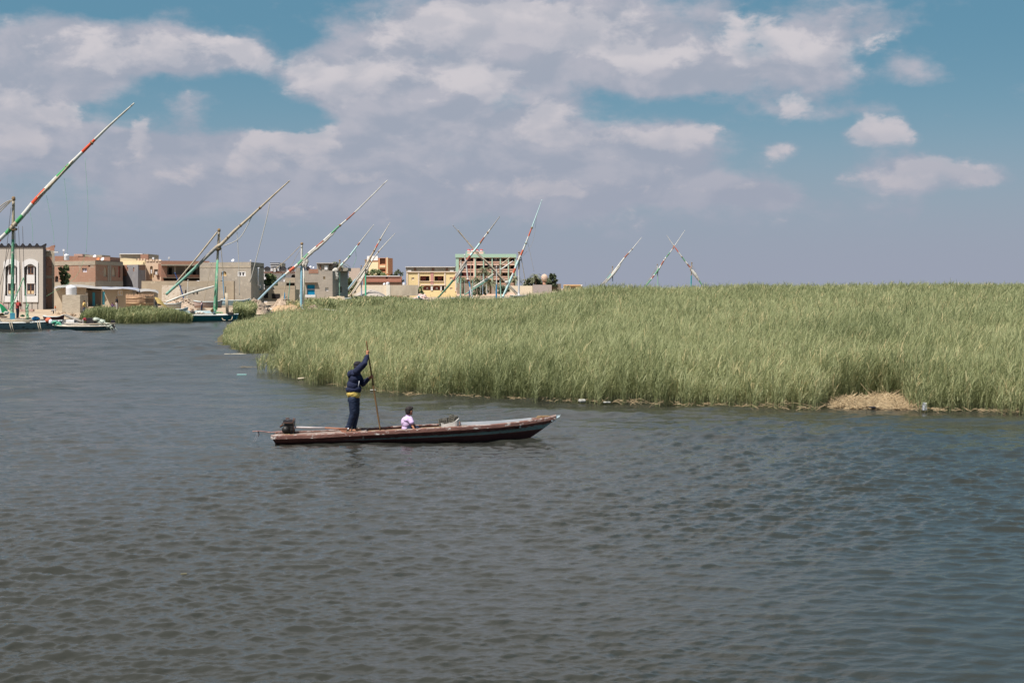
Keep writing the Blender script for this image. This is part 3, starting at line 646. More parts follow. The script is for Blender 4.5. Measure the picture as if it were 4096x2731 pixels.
# --- black and white villa
VW = M('villa_white', S(212, 211, 214), S(202, 201, 206))
h = House('villa', 'white villa with black lined scalloped parapet and stepped tower', [(1056, 300), (1262, 300)], 1085, 1160, 12, VW,
    [[(1058, 1072, 1094, 1108, 'window', dict(arch=1)), (1126, 1142, 1094, 1110, 'window', dict(arch=.8, frame=VW)), (1165, 1184, 1098, 1110, 'window', dict(arch=.8))]], zbase=1.2)
h.on_roof(1083, 1115, 1050, 1084, 299, 6, 'stair_tower', VW); h.on_roof(1115.3, 1127, 1052, 1084, 300.5, 5, 'tower_side', CONC)
for k in range(4): h.on_roof(1080, 1117, 1051+k*4, 1053.2+k*4, 298.8, .15, 'tower_band', VW if k % 2 else BLACK)
h.on_roof(1091, 1106, 1069, 1089, 298.7, .2, 'window', BLACK); h.on_roof(1094, 1103, 1072, 1087, 298.5, .15, 'window', VW)
for a, b in ((1056, 1082), (1118, 1146), (1150, 1180), (1200, 1222), (1224, 1240)):
    mb = MB(); N = 8; f = [P(a, 1087, 299.4), P(b, 1087, 299.4)]+[P(b-(b-a)*i/N, 1075-8*math.sin(math.pi*i/N), 299.4) for i in range(N+1)]; g = [x+Vector((0, .4, 0)) for x in f]; n = len(f)
    mb.add(f+g, [tuple(range(n)), tuple(range(2*n-1, n-1, -1))]+[(i, (i+1) % n, (i+1) % n+n, i+n) for i in range(n)]); o = mb.build('scalloped_parapet', VW, h.root)
    rb = MB(); rb.tube([P(b-(b-a)*i/N, 1075-8*math.sin(math.pi*i/N), 299.35) for i in range(N+1)], .09, 5); 
    for k in range(1, 7): rb.box(P(a+(b-a)*k/7, 1077.5, 299.3), (.1, .06, .8))
    rb.build('black_trim', BLACK, o)
h.deco(0, 1056, 1250, 1087, 1091, 'red_cornice', M('brick_cornice', S(164, 110, 96), S(150, 100, 88)), .5)
# --- wide grey house with bright blue door
h = House('grey_house', 'wide grey block house with a bright blue roller door, room on its roof', [(1182, 262), (1330, 262), (1392, 268)], 1083, 1222, 12, M('grey_blockwork', S(172, 161, 149), S(158, 148, 138), scale=.9, stretch=(1, 1, 3), c3=S(184, 172, 158)),
    [[(1228, 1259, 1139, 1181, 'door', dict(mat=M('bright_blue_door', S(10, 124, 170), S(14, 134, 178)))), (1293, 1301, 1106, 1117, 'window', dict(mat=TAN)), (1301, 1314, 1150, 1164, 'window', dict(mat=WHITE))], [(1358, 1368, 1146, 1170, 'window', {})]], zbase=.75)
h.deco(0, 1228.2, 1258.8, 1155, 1160, 'door_band', M('pale_band', S(160, 168, 182)), -.12, .22)
h.deco(0, 1218, 1270, 1129, 1131, 'lintel', MUDD, .5); h.deco(0, 1235, 1273, 1076, 1093, 'brick_infill', BRICK, .05); 
h.on_roof(1267, 1315, 1054, 1084, 264, 7, 'roof_room', CEM); h.on_roof(1315.2, 1331, 1056, 1084, 264.6, 6, 'roof_room_side', MUDD); h.on_roof(1265, 1333, 1051, 1054, 263.5, 8, 'roof_edge', M('tin_edge', S(186, 178, 172)))
h.on_roof(1298, 1310, 1062, 1079, 263.8, .15, 'window', WHITE); h.on_roof(1279, 1284, 1058, 1077, 263.8, .15, 'door', WOODB)
h.on_roof(1333, 1392, 1071, 1084, 264, 5, 'roof_wall', CEM)
dish('left of two dishes on the grey house with the blue door', 1242, 1067, 8, 268); dish('right of two dishes on the grey house with the blue door', 1254, 1070, 7, 268)
h = House('low_house', 'low grey house with a dark open window left of the blue mast', [(1070, 266), (1181, 266)], 1127, 1200, 7, CEM, [[(1145, 1179, 1131, 1146, 'window', {})]], zbase=.8)
h.on_roof(1140, 1181, 1111, 1127, 266, 4, 'roof_wall', CONC)
# --- shacks in front
Box('shack', 'low plank and mud shack with dark openings under the blue striped spar', 'shack', 1008, 1180, 1158, 1205, 240, 5, MUD)
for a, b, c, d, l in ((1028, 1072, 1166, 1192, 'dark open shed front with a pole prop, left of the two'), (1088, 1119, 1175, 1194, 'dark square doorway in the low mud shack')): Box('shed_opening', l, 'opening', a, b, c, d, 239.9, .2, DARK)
mb = MB(); mb.box(P(1045, 1164, 237), (3.2, 2.4, .12), mat=Matrix.Rotation(R(-18), 3, 'Y')); mb.build('lean_to_roof', M('weathered_board', S(190, 178, 164), S(168, 154, 140)), None, P(1045, 1166, 237), 'tilted board roof propped over the dark shed front', 'roof')
Box('plaster_wall', 'wall with stone coping behind the mud shack', 'wall', 1058, 1180, 1143, 1165, 246, 1, MUD)
Box('concrete_kerb', 'long white slab lying below the bright blue door', 'slab', 1183, 1262, 1179, 1188, 250, 1.2, WHITE)
Box('tall_wall', 'plaster pier left of the blue mast', 'wall', 1183, 1200, 1070, 1180, 258, 1, CEM)

# --- orange tower house
OR = M('orange_wall', S(208, 148, 112), S(198, 138, 102)); 
h = House('orange_house', 'tall orange and cream house with big dark window openings', [(1468, 520), (1514, 518), (1553, 518), (1571, 526)], 1026, 1172, 12, OR,
    [[], [(1519, 1542, 1033, 1057, 'window', dict(d=.8, mat=WOODB)), (1519, 1542, 1075, 1086, 'window', dict(d=.8, mat=WOODB))], []], zbase=1, zt=CH+118*520/F)
h.deco(0, 1474, 1513.5, 1048, 1100, 'cream_panel', CREAM, .2); h.deco(0, 1470, 1513, 1024, 1042, 'white_board', WHITE, .3); h.deco(1, 1519, 1542, 1061, 1070, 'cream_panel', CREAM, .15); h.deco(1, 1546, 1551, 1029, 1094, 'cream_panel', CREAM, .15)
h.deco(0, 1468, 1474, 1043, 1100, 'orange_pier', OR, .3)
h = House('brick_house', 'long low brick house with a white roof edge below the orange house', [(1452, 470), (1608, 470)], 1106, 1150, 10, BRICK, [[(1543, 1551, 1108, 1115, 'window', {})]], zbase=1)
h.deco(0, 1460, 1606, 1116, 1128, 'terrace_wall', M('dull_brick_band', S(168, 118, 100), S(158, 108, 92)), .8); h.deco(0, 1462, 1600, 1103, 1106, 'roof_edge', WHITE, .3); h.deco(0, 1470, 1604, 1130, 1136, 'painted_shadow', MUDD, .1)  # dull strip below the terrace wall stands in for its shadow
Box('garden_wall', 'cream waterfront wall with a tall end pier', 'wall', 1428, 1545, 1140, 1190, 436, 1, M('cream_plaster', S(222, 208, 186), S(208, 192, 170), c3=S(190, 170, 148), t3=.66))
Box('garden_wall', 'white end pier of the cream waterfront wall', 'pier', 1545, 1560, 1139, 1192, 435, 1.2, M('cream_pier', S(230, 222, 206), S(222, 212, 194)))
Box('garden_wall', 'stained pale wall with leaning poles, left of the yellow building', 'wall', 1561, 1672, 1140, 1183, 440, 1, M('stained_wall', S(206, 190, 168), S(178, 162, 142), scale=.5, stretch=(1, 1, .3)))
tank('white tank on the cream waterfront wall, beside a dish', 1551, 1129, 1141, 15, 437); tank('small white tank on the stained pale wall', 1616, 1132, 1143, 12, 441); dish('white dish beside the tank on the cream wall', 1537, 1136, 9, 437)
# --- yellow building
YEL = M('yellow_wall', S(232, 208, 158), S(224, 200, 150)); TRIM = M('pale_trim', S(224, 206, 190), S(216, 196, 180)); PINK = M('pink_wall', S(196, 142, 134), S(188, 134, 128))
h = House('yellow_building', 'yellow two storey building with pale trim, recessed balconies and arched ground floor', [(1626, 480), (1826, 480)], 1086, 1190, 14, YEL,
    [[(1680, 1718, 1104, 1124, 'balcony', dict(d=2, mat=REDW, inner=[(1702, 1714, 1108, 1124, 'door', DARK)])), (1737, 1775, 1104, 1124, 'balcony', dict(d=2, mat=REDW, inner=[(1740, 1750, 1108, 1124, 'door', DARK), (1766, 1772, 1108, 1124, 'door', DARK)])),
      (1692, 1725, 1143, 1161, 'arcade', dict(arch=.5, d=1.2, mat=REDW, inner=[(1704, 1712, 1149, 1156, 'pane', WHITE)])), (1731, 1761, 1143, 1161, 'arcade', dict(arch=.5, d=1.2, mat=REDW, inner=[(1742, 1750, 1149, 1156, 'pane', WHITE)])), (1767, 1781, 1143, 1162, 'arcade', dict(arch=.5, d=1.2)),
      (1646, 1657, 1110, 1120, 'window', dict(mat=TRIM)), (1799, 1811, 1109, 1119, 'window', dict(mat=TRIM)), (1800, 1810, 1150, 1158, 'window', dict(mat=TRIM))]], zbase=1)
for a, b in ((1628, 1632), (1672, 1677), (1777, 1782), (1820, 1825)): h.deco(0, a, b, 1089, 1165, 'pale_pilaster', TRIM, .2)
h.deco(0, 1626, 1826, 1085, 1089, 'cornice', TRIM, .35, .2); h.deco(0, 1722, 1734, 1089.5, 1136, 'pink_panel', PINK, .15); h.deco(0, 1683, 1782, 1137, 1141, 'balcony_slab', TRIM, .4); h.deco(0, 1678, 1776, 1124.5, 1126, 'balcony_ledge', TRIM, .3)
h.deco(0, 1723, 1731, 1141.5, 1162, 'arcade_pier', WHITE, .2); h.deco(0, 1762, 1767, 1141.5, 1162, 'arcade_pier', WHITE, .2)
h.on_roof(1623, 1818, 1069, 1086, 484, 9, 'roof_storey', CEM); h.on_roof(1621, 1820, 1066, 1069, 483, 11, 'roof_edge', M('roof_edge_white', S(206, 200, 196)))
for a, b in ((1656, 1664), (1727, 1736), (1783, 1792)): h.on_roof(a, b, 1072, 1084, 483.8, .3, 'window', WOODB)
h.on_roof(1630, 1645, 1081, 1086, 481, 1, 'roof_block', WHITE); h.on_roof(1800, 1814, 1081, 1086, 481, 1, 'roof_block', WHITE)
# --- school-like block
GRN = M('mint_green_frame', S(162, 190, 172), S(154, 182, 164)); PNK = M('salmon_band', S(236, 202, 184), S(230, 194, 176)); MAR = M('maroon_wall', S(160, 98, 102), S(148, 90, 94)); PUR = M('dark_purple_wall', S(74, 62, 74), S(62, 54, 66))
flo = [(1032, 1046), (1060, 1076), (1089, 1105), (1118, 1132)]; bays = [(1838, 1894), (1905, 1932), (1936, 1966), (1971, 1999), (2004, 2031), (2036, 2060)]
ops = []
for fi, (a, b) in enumerate(flo):
    for bi, (x0, x1) in enumerate(bays):
        m_ = MAR if bi == 0 else (PUR if bi < 4 and fi < 2 else TAN)
        ins = [(x0+6, x0+16, a+2, b-2, 'pane', WHITE if bi == 3 else DARK), (x1-10, x1-3, a+2, b, 'pane', DARK if m_ is not PUR else CEM)]
        ops.append((x0, x1, a, b, 'balcony', dict(d=2.2, mat=m_, inner=ins)))
h = House('school_block', 'four storey salmon and mint green block with long open galleries', [(1823, 570), (2064, 570)], 1019, 1150, 16, PNK, [ops], cat='building', zbase=1)
h.deco(0, 1821, 2066, 1016, 1030, 'green_parapet', GRN, .8, .3)
for px in (1829, 1901, 1934, 1968.5, 2001.5, 2033.5, 2061): w = 6 if px == 1829 else 2.2; h.deco(0, px-w, px+w, 1030.2, 1150, 'green_column', GRN, .5)
h.deco(0, 1894.4, 1898.5, 1031, 1150, 'salmon_pier', PNK, .55)
for a, b in flo: h.deco(0, 1838, 2060, b+.3, b+2.2, 'gallery_ledge', M('salmon_ledge', S(224, 186, 168)), .35)
h.on_roof(1869, 1933, 1007, 1017, 571, 7, 'stair_tower', PNK); h.on_roof(1863, 1868.7, 1006, 1017, 571, 7, 'tower_side', GRN); h.on_roof(1933.3, 1938, 1006, 1017, 571, 7, 'tower_side', GRN)
for k, px in enumerate((1875, 1890, 1908, 1926)):
    a = P(px, 1007, 573); r = .62; t = empty('water_tank', a, ('leftmost', 'second', 'third', 'rightmost')[k]+' of the red topped tanks on the salmon block', 'water tank', 'red topped tanks')
    mb = MB(); mb.lathe(a+Vector((0, 0, 0)), [(r, 0), (r, .12)], 14); mb.build('black_base', BLACK, t); mb = MB(); mb.lathe(a+Vector((0, 0, .12)), [(r*1.02, 0), (r*1.02, .42), (r*.97, .45)], 14); mb.build('tank_body', WHITEP, t)
    mb = MB(); mb.lathe(a+Vector((0, 0, .57)), [(r*1.02, 0), (r*1.02, .28), (r*.6, .42), (.05, .46)], 14); mb.build('red_lid', M('red_plastic', S(196, 76, 70), S(186, 66, 62)), t)
# --- low walls and houses to the right
Box('low_wall', 'cream broken wall left of the grey flat house', 'wall', 2035, 2130, 1143, 1172, 500, 1, M('cream_plaster'  , S(222, 208, 186)))
Box('low_house', 'flat grey house among palms, right of the far white mast', 'house', 2132, 2207, 1139, 1172, 505, 6, M('mauve_grey_wall', S(168, 156, 152), S(158, 148, 146)))
Box('low_house', 'small brown house under the dark round tree', 'house', 2208, 2244, 1135, 1165, 515, 5, MUDD)
Box('low_wall', 'long brown wall under the palms below the salmon block', 'wall', 1828, 1990, 1132, 1176, 500, 1, M('brown_wall', S(164, 146, 132), S(148, 132, 120), stretch=(1, 1, 3)))
Box('low_wall', 'grey wall between the slim masts under the palms', 'wall', 1992, 2034, 1140, 1172, 503, 1, CEM)
h = House('yellow_house', 'small yellow house with a tiled edge at the reed line', [(2254, 500), (2330, 500)], 1141, 1165, 7, YEL, [[(2284, 2303, 1146, 1158, 'porch', dict(d=1, mat=REDW))]], zbase=1)
h.deco(0, 2254, 2330, 1138, 1142, 'tiled_edge', M('tile_edge', S(222, 190, 150), S(206, 160, 124), scale=8), .3)
tank('tiny white tank on the small yellow house at the reed line', 2327, 1139, 1146, 7, 499)
t = empty('water_tower', P(2178, 1160, 530), 'domed brick water tower beside the dark round tree', 'tower'); mb = MB(); s_ = 530/F
mb.lathe(P(2178, 1162, 530), [(8*s_, 0), (8*s_, 38*s_)], 16); mb.build('shaft', BRICK, t); mb = MB(); mb.lathe(P(2178, 1126, 530), [(9*s_, 0), (13*s_, 6*s_), (13.5*s_, 14*s_), (12*s_, 22*s_), (7*s_, 28*s_), (.1, 30*s_)], 18); mb.build('dome', M('dome_plaster', S(204, 176, 156), S(190, 164, 146)), t)
Box('far_houses', 'distant pale house seen between palm and striped spars', 'house', 1395, 1440, 1072, 1150, 620, 8, M('far_pale_wall', S(186, 170, 158), S(176, 160, 150)))

# --- sheds at the foot of the brick house
TARP = M('white_tarp', S(160, 156, 152), S(140, 136, 134), scale=1.5, bump=.4)
def tarp(label, pts, Y0, Y1, mat, root=None):
    """sagging sheet: a row of (px, py) along its front edge, draped back"""
    mb = MB(); mb.smooth = True; rows = 6; vs = []
    for j in range(rows):
        for (px, py) in pts:
            Y = Y0+(Y1-Y0)*j/(rows-1); p = P(px, py, Y0); k = j/(rows-1)
            vs.append((p.x*(Y/Y0), Y, p.z+.14*math.sin(k*1.9)*(1 if j else 0)+.12*mnoise.noise((px*.15, j*1.3, 0))-(.16 if j == 0 else 0)))
    n = len(pts); mb.add(vs, [(j*n+i, j*n+i+1, (j+1)*n+i+1, (j+1)*n+i) for j in range(rows-1) for i in range(n-1)])
    return mb.build('tarpaulin', mat, None, vs[n*2], label, 'tarpaulin')
h = House('shed', 'mud shed under a white tarpaulin with a turquoise door in its dark porch', [(218, 196), (343, 194), (407, 194)], 1152, 1248, 7, MUD,
    [[], [(345, 405, 1153, 1226, 'porch', dict(d=1.2, mat=MUDD, inner=[(360, 370, 1170, 1226, 'door', BLUE)]))]], cat='shed', zbase=.6)  # porch back darker than the shed plaster: recess shade put into the colour
h.deco(1, 343.3, 352, 1172, 1226, 'block_jamb', M('white_block', S(206, 196, 182), S(172, 160, 148), scale=4), .1)
tarp('white tarpaulin over the mud shed roof', [(218, 1152), (232, 1147), (252, 1145), (275, 1143), (300, 1141), (330, 1143), (360, 1148), (385, 1150), (407, 1151)], 193, 200, TARP)
h = House('shed', 'mud plaster shed with a turquoise door and small boarded window', [(407, 194), (530, 192)], 1156, 1240, 6, MUD,
    [[(404.5, 419, 1166, 1219, 'door', dict(mat=BLUE, d=.1)), (471, 490, 1162, 1182, 'window', dict(mat=TAN, frame=WHITE, d=.1))]], cat='shed', zbase=.6)
tarp('long tarpaulin with yellow and blue stripes over the plaster shed', [(407, 1151), (425, 1152), (445, 1153), (465, 1152), (490, 1151), (515, 1152), (540, 1155), (556, 1160)], 191, 197, M('striped_tarp', S(160, 156, 152), S(120, 132, 160), scale=1.2, stretch=(.3, .5, 3), c3=S(208, 178, 96), t3=.66))
h = House('shed', 'white block hut with hanging rags behind the reed fence', [(530, 195), (632, 197)], 1160, 1240, 5, M('whitewashed_block', S(206, 196, 184), S(176, 164, 152), scale=3.5, stretch=(.6, .6, 2), c3=S(120, 108, 98), t3=.62), [[(546, 552, 1168, 1180, 'window', {})]], cat='shed', zbase=.6)
tarp('pale tarpaulin on the white block hut', [(556, 1163), (575, 1160), (600, 1160), (622, 1164), (634, 1170)], 194, 199, TARP)
# block base with the big ribbed tank
Box('block_pedestal', 'rough block pedestal carrying the big white tank', 'pedestal', 249, 320, 1180, 1257, 186, 3.2, M('rough_white_block', S(190, 178, 160), S(160, 148, 132), scale=2.5, stretch=(.5, .5, 3), c3=S(214, 202, 184), t3=.6))
tank('big ribbed white tank on the rough block pedestal', 285, 1143, 1180, 42, 187.6)
# reed fence
def reed_fence():
    root = empty('reed_fence', P(556, 1232, 186), 'curved brown reed fence tied with two rails', 'fence'); m = M('dry_reed_mat', S(164, 132, 104), S(130, 104, 84), scale=3, stretch=(6, 6, .4)); mb = MB()
    pth = [(505, 189), (530, 186.5), (556, 185), (580, 185.5), (600, 187.5), (614, 191)]
    for (a, ya), (b, yb) in zip(pth[:-1], pth[1:]):
        for k in range(26):
            px = a+(b-a)*k/26; Y = ya+(yb-ya)*k/26; t = 1181+random.uniform(-6, 5); p = P(px, 1238, Y); q = P(px+random.uniform(-1, 1), t, Y)
            mb.tube([p, q], .045, 4)
    mb.build('reed_mat', m, root)
    for py in (1192, 1213):
        r = MB(); r.tube([P(px, py+random.uniform(-1, 1), Y-.12) for px, Y in pth], .07, 6); r.build('rail', M('fence_rail', S(196, 164, 130), S(180, 148, 116)), root)
reed_fence()
# yellow net on the bank
mb = MB(); mb.smooth = True; vs = []
for j in range(5):
    for i in range(10): vs.append(P(618+i*7+j*2, 1190+i*4.6+j*6-6*math.sin(i*.6), 182-j*.5)+Vector((0, 0, .1*random.random())))
mb.add(vs, [(j*10+i, j*10+i+1, (j+1)*10+i+1, (j+1)*10+i) for j in range(4) for i in range(9)]); mb.build('fishing_net', M('ochre_net', S(176, 152, 92), S(150, 126, 76), scale=6), None, vs[20], 'ochre net draped over the bank beside the reed fence', 'net')

# ------------------------------------------------------------------ heaps
def heap(name, label, cat, px0, px1, py0, py1, Y, dep, mat, seed, rough=.35, clods=60, group=None):
    a, b = P(px0, py1, Y), P(px1, py0, Y); w = b.x-a.x; hgt = b.z-a.z; mb = MB(); N, K = 26, 12; mb.smooth = False; vs = []
    for j in range(K):
        for i in range(N):
            u, v = i/(N-1), j/(K-1); e = max(0, math.sin(math.pi*u))**.7*max(0, math.sin(math.pi*v))**.7
            nz = mnoise.fractal((u*5+seed, v*3, seed*.7), .8, 2, 4)
            vs.append((a.x+w*u, Y+dep*(v-.3), a.z-.35+(hgt+.35)*e*(1+rough*nz)))
    mb.add(vs, [(j*N+i, j*N+i+1, (j+1)*N+i+1, (j+1)*N+i) for j in range(K-1) for i in range(N-1)])
    for _ in range(clods):
        u, v = random.random(), random.random()*.6; e = max(0, math.sin(math.pi*u))**.7*max(0, math.sin(math.pi*v))**.7
        s_ = random.uniform(.08, .28)*Y/220
        mb.ball((a.x+w*u, Y+dep*(v-.3), a.z-.35+(hgt+.35)*e), (s_, s_, s_*.7), 6, 4, jit=.25)
    return mb.build(name, mat, None, ((a.x+b.x)/2, Y, a.z), label, cat, group)
RUB = M('rubble', S(172, 152, 132), S(136, 118, 102), scale=1.4, c3=S(196, 180, 160)); SAND = M('ochre_sand', S(182, 154, 122), S(160, 134, 104), scale=.8, stretch=(2, 2, .3))
heap('rubble_heap', 'grey brown rubble heap behind the teal boat mast', 'rubble', 930, 1075, 1202, 1246, 200, 9, RUB, 1)
heap('rubble_heap', 'brown rubble heap on the ochre bank, left of the blue mast', 'rubble', 1090, 1180, 1188, 1222, 226, 8, RUB, 2)
heap('sand_bank', 'ochre cut bank of sand beside the blue mast', 'bank', 1060, 1215, 1218, 1248, 212, 10, SAND, 3, .15, 10)
heap('rubble_heap', 'rubble heap right of the blue mast foot', 'rubble', 1215, 1285, 1222, 1250, 205, 6, RUB, 4)
heap('rubble_heap', 'pale rubble on the bank behind the striped shirt man', 'rubble', 640, 800, 1192, 1232, 190, 7, M('pale_rubble', S(188, 168, 148), S(150, 130, 112), scale=1.8), 5, .3, 70)
heap('sand_bank', 'low dusty bank under the bright blue door', 'bank', 1240, 1420, 1182, 1215, 262, 12, M('dusty_bank', S(176, 158, 138), S(162, 148, 120), scale=.7), 6, .2, 30)
heap('gravel_pile', 'smooth grey gravel pile in front of the cream wall', 'gravel', 1395, 1555, 1158, 1198, 425, 14, M('grey_gravel', S(168, 158, 148), S(156, 146, 138), scale=6), 7, .05, 0)
heap('rag_heap', 'red and white heap of sacks before the yellow building', 'heap', 1660, 1712, 1177, 1192, 446, 4, M('red_white_sacks', S(216, 200, 192), S(190, 150, 146), scale=1.2), 8, .3, 20)
heap('sand_bank', 'earth bank in front of the sheds, beside the long flat boat', 'bank', 150, 340, 1252, 1276, 178, 4, M('bank_earth', S(172, 150, 126), S(150, 128, 106), scale=1.0), 9, .2, 40)

# ------------------------------------------------------------------ trees
BARK = M('palm_bark', S(118, 98, 80), S(96, 80, 66), scale=6)
PALM = M('palm_leaf', S(112, 116, 88), S(132, 132, 104), scale=.8, rough=.6); LEAF = M('dusty_leaf', S(92, 104, 70), S(126, 132, 92), scale=.7); LEAFD = M('dark_leaf', S(66, 74, 56), S(92, 98, 74), scale=.7)
def palm(label, px, ptop, pbase, w, Y, n=34, seed=1, group='date palms'):
    r = random.Random(seed); s_ = Y/F; base = P(px, pbase, Y); crown = P(px, ptop+(w*.38), Y); root = empty('palm_tree', base, label, 'palm tree', group); mb = MB()
    mb.tube([base-Vector((0, 0, .3)), base.lerp(crown, .5)+Vector((.1, 0, 0)), crown], [.3, .24, .22], 8); mb.build('trunk', BARK, root)
    fb = MB(); L = w*s_*.56
    for i in range(n):
        a = r.uniform(0, 6.28); up = r.uniform(-.35, 1.25); d = Vector((math.cos(a), math.sin(a), 0)); pts = []
        for k in range(8):
            t = k/7; pts.append(crown+d*L*t*math.cos(up*.6)+Vector((0, 0, L*(up*t-(.75+.3*up)*t*t*.9))))
        sd = d.cross(Vector((0, 0, 1)))
        for k in range(7):
            for q in (0, .5):
                p = pts[k].lerp(pts[k+1], q); tn = (pts[k+1]-pts[k]).normalized(); ll = L*.26*(1-.55*k/7)
                for sg in (-1, 1):
                    e = p+sd*sg*ll*.8+tn*ll*.6+Vector((0, 0, -.05*L*r.random())); fb.poly([p-tn*.07, p+tn*.09, e])
        fb.tube(pts, .03*L/2, 3)
    fb.build('crown', PALM, root)
def tree(label, px0, px1, py0, py1, Y, leaf, n=1500, seed=1, trunk=.25, kind='tree', group=None, ls=.22, nb=34):
    r = random.Random(seed); a, b = P(px0, py1, Y), P(px1, py0, Y); w = (b.x-a.x)/2; hgt = b.z-a.z; cx = (a.x+b.x)/2; base = Vector((cx, Y, a.z))
    root = empty(kind, base, label, 'tree' if kind == 'tree' else 'bush', group); mb = MB(); cl = []
    for i in range(nb):
        u = r.uniform(-1, 1); v = r.uniform(.22 if kind == 'tree' else .05, .95); wd = math.sin(math.pi*min(max(v*.85+.1, 0), 1))**.6
        cl.append((Vector((cx+u*w*.8*wd, Y+r.uniform(-.6, .6)*w, a.z+hgt*v)), r.uniform(.14, .34)*min(w, hgt*.7)))
    mb.tube([base-Vector((0, 0, .3)), base+Vector((0, 0, hgt*.3)), base+Vector((w*.1, 0, hgt*.6))], [hgt*.045, hgt*.035, hgt*.015], 7)
    for c, q in cl[:8]: mb.tube([base+Vector((0, 0, hgt*.25)), base.lerp(c, .6)+Vector((0, 0, hgt*.08)), c], [hgt*.022, hgt*.015, hgt*.006], 5)
    mb.build('trunk', BARK, root); fb = MB()
    for _ in range(n):
        c, q = r.choice(cl); d = Vector((r.gauss(0, 1), r.gauss(0, 1), r.gauss(0, .8))).normalized()*q*r.random()**.4; p = c+d
        if p.z < a.z: continue
        s_ = ls*r.uniform(.6, 1.5)*Y/230; u = Vector((r.gauss(0, 1), r.gauss(0, 1), r.gauss(0, 1))).normalized()*s_; v = u.orthogonal().normalized()*s_*.55
        fb.poly([p-u, p+v, p+u, p-v])
    fb.build('crown', leaf, root)
palm('tall palm behind the roof room of the grey house', 1352, 1028, 1165, 100, 285, 34, 3)
palm('big bushy palm in front of the salmon block', 1940, 1056, 1165, 66, 490, 40, 5); palm('palm low behind the crossed spars, left of the big palm', 1908, 1096, 1172, 62, 486, 30, 6)
palm('low palm right of the big bushy palm', 1962, 1104, 1172, 74, 482, 36, 7); palm('low palm beside the yellow building', 1852, 1100, 1172, 50, 488, 28, 8); palm('palm behind the far white mast', 2058, 1094, 1165, 58, 520, 32, 9)
palm('ragged upright palm left of the domed tower', 2142, 1086, 1160, 54, 515, 34, 11); palm('small round palm at the small yellow house', 2268, 1135, 1162, 36, 488, 34, 12); palm('low palm between the far white mast and the ragged palm', 2105, 1108, 1160, 46, 520, 30, 13)
tree('green bush tree between grey cement house and white villa', 1056, 1108, 1096, 1160, 250, LEAF, 2600, 2, ls=.2)
tree('vine like tree climbing the big brick house front', 232, 282, 1062, 1155, 214, LEAF, 2200, 3, ls=.2, nb=44)
tree('dark round tree right of the domed tower', 2186, 2232, 1098, 1162, 515, LEAFD, 1600, 4, ls=.2); tree('dark shrub tree left of the domed tower', 2092, 2176, 1116, 1165, 518, LEAFD, 1800, 5, ls=.2)
tree('loose tree in front of the orange house, left of the two', 1440, 1556, 1078, 1130, 492, LEAF, 1800, 6, ls=.17, kind='bush'); tree('thin dark tree right of the orange house', 1556, 1620, 1078, 1160, 478, LEAFD, 900, 7, ls=.17)
tree('pale scrub below the cream wall, behind the striped spars', 1380, 1432, 1110, 1185, 440, LEAF, 1200, 8, ls=.17, kind='bush'); tree('dark hedge bush beside the yellow building arcade', 1668, 1700, 1146, 1186, 452, LEAF, 700, 9, kind='bush', ls=.15)
tree('brown scrub under the crossed spars', 1880, 1960, 1148, 1180, 470, LEAFD, 900, 10, kind='bush', ls=.15); tree('low scrub beside the salmon block wall', 1985, 2040, 1142, 1178, 470, LEAFD, 700, 14, kind='bush', ls=.15)

def antenna(label, px, p0, p1, Y, box=True):
    t = empty('antenna', P(px, p1, Y), label, 'antenna', 'thin antenna poles on the roofs'); b = MB(); b.tube([P(px, p1, Y), P(px, p0, Y)], .05, 6); b.build('pole', CONC, t)
    b = MB()
    if box: b.box(P(px, p0, Y), (.3, .2, .34))
    else:
        for k in range(4): b.tube([P(px-4, p0+k*1.6, Y), P(px+4, p0+k*1.6-.6, Y)], .02, 4)
    b.build('head', WHITEP, t)
antenna('pole with a white box beside the brick house roof tank', 255, 1001, 1044, 229); antenna('thin white antenna on the brick veranda house roof', 676, 1029, 1046, 244, False); antenna('small pole above the peach house merlons', 613, 1033, 1046, 247); antenna('thin antenna at the right of the grey cement house roof', 1003, 1040, 1052, 233, False)
tank('flat blue topped tank above the peach house', 640, 1038, 1045, 16, 248)
# ------------------------------------------------------------------ lateen boats
SP_W = M('spar_white', S(214, 212, 206), S(188, 184, 176), scale=2.2, c3=S(140, 128, 116), t3=.66); SP_G = M('spar_green', S(96, 148, 112), S(112, 164, 128), c3=S(170, 176, 160), t3=.66)
SP_O = M('spar_orange', S(206, 108, 82), S(192, 98, 74), c3=S(216, 180, 160), t3=.68); SP_R = M('spar_dull_red', S(164, 106, 90), S(152, 96, 80)); SP_T = M('spar_pale_tip', S(206, 204, 196), S(176, 170, 160), scale=1.5)
SP_B = M('spar_blue', S(150, 176, 188), S(130, 160, 176), c3=S(170, 176, 178), t3=.6); SP_N = M('spar_bare_wood', S(186, 172, 150), S(158, 144, 126), scale=2, c3=S(126, 112, 98), t3=.64); SP_C = M('spar_pale_cyan', S(176, 210, 208), S(190, 214, 212))
SP_TG = M('spar_teal_green', S(110, 156, 140), S(128, 168, 152), scale=1.5, c3=S(170, 166, 146), t3=.58); SP_GREY = M('spar_grey', S(164, 158, 150), S(136, 130, 124), c3=S(190, 186, 180), t3=.62)
MA_G = M('mast_green', S(88, 146, 114), S(112, 166, 136), scale=2.5, stretch=(1, 1, .4), c3=S(176, 180, 164), t3=.58); MA_B = M('mast_blue', S(140, 184, 202), S(120, 168, 190), stretch=(1, 1, .3), c3=S(184, 190, 190), t3=.62); MA_TG = M('mast_pale_green', S(150, 184, 164), S(128, 166, 148), stretch=(1, 1, .4), c3=S(190, 190, 180), t3=.6)
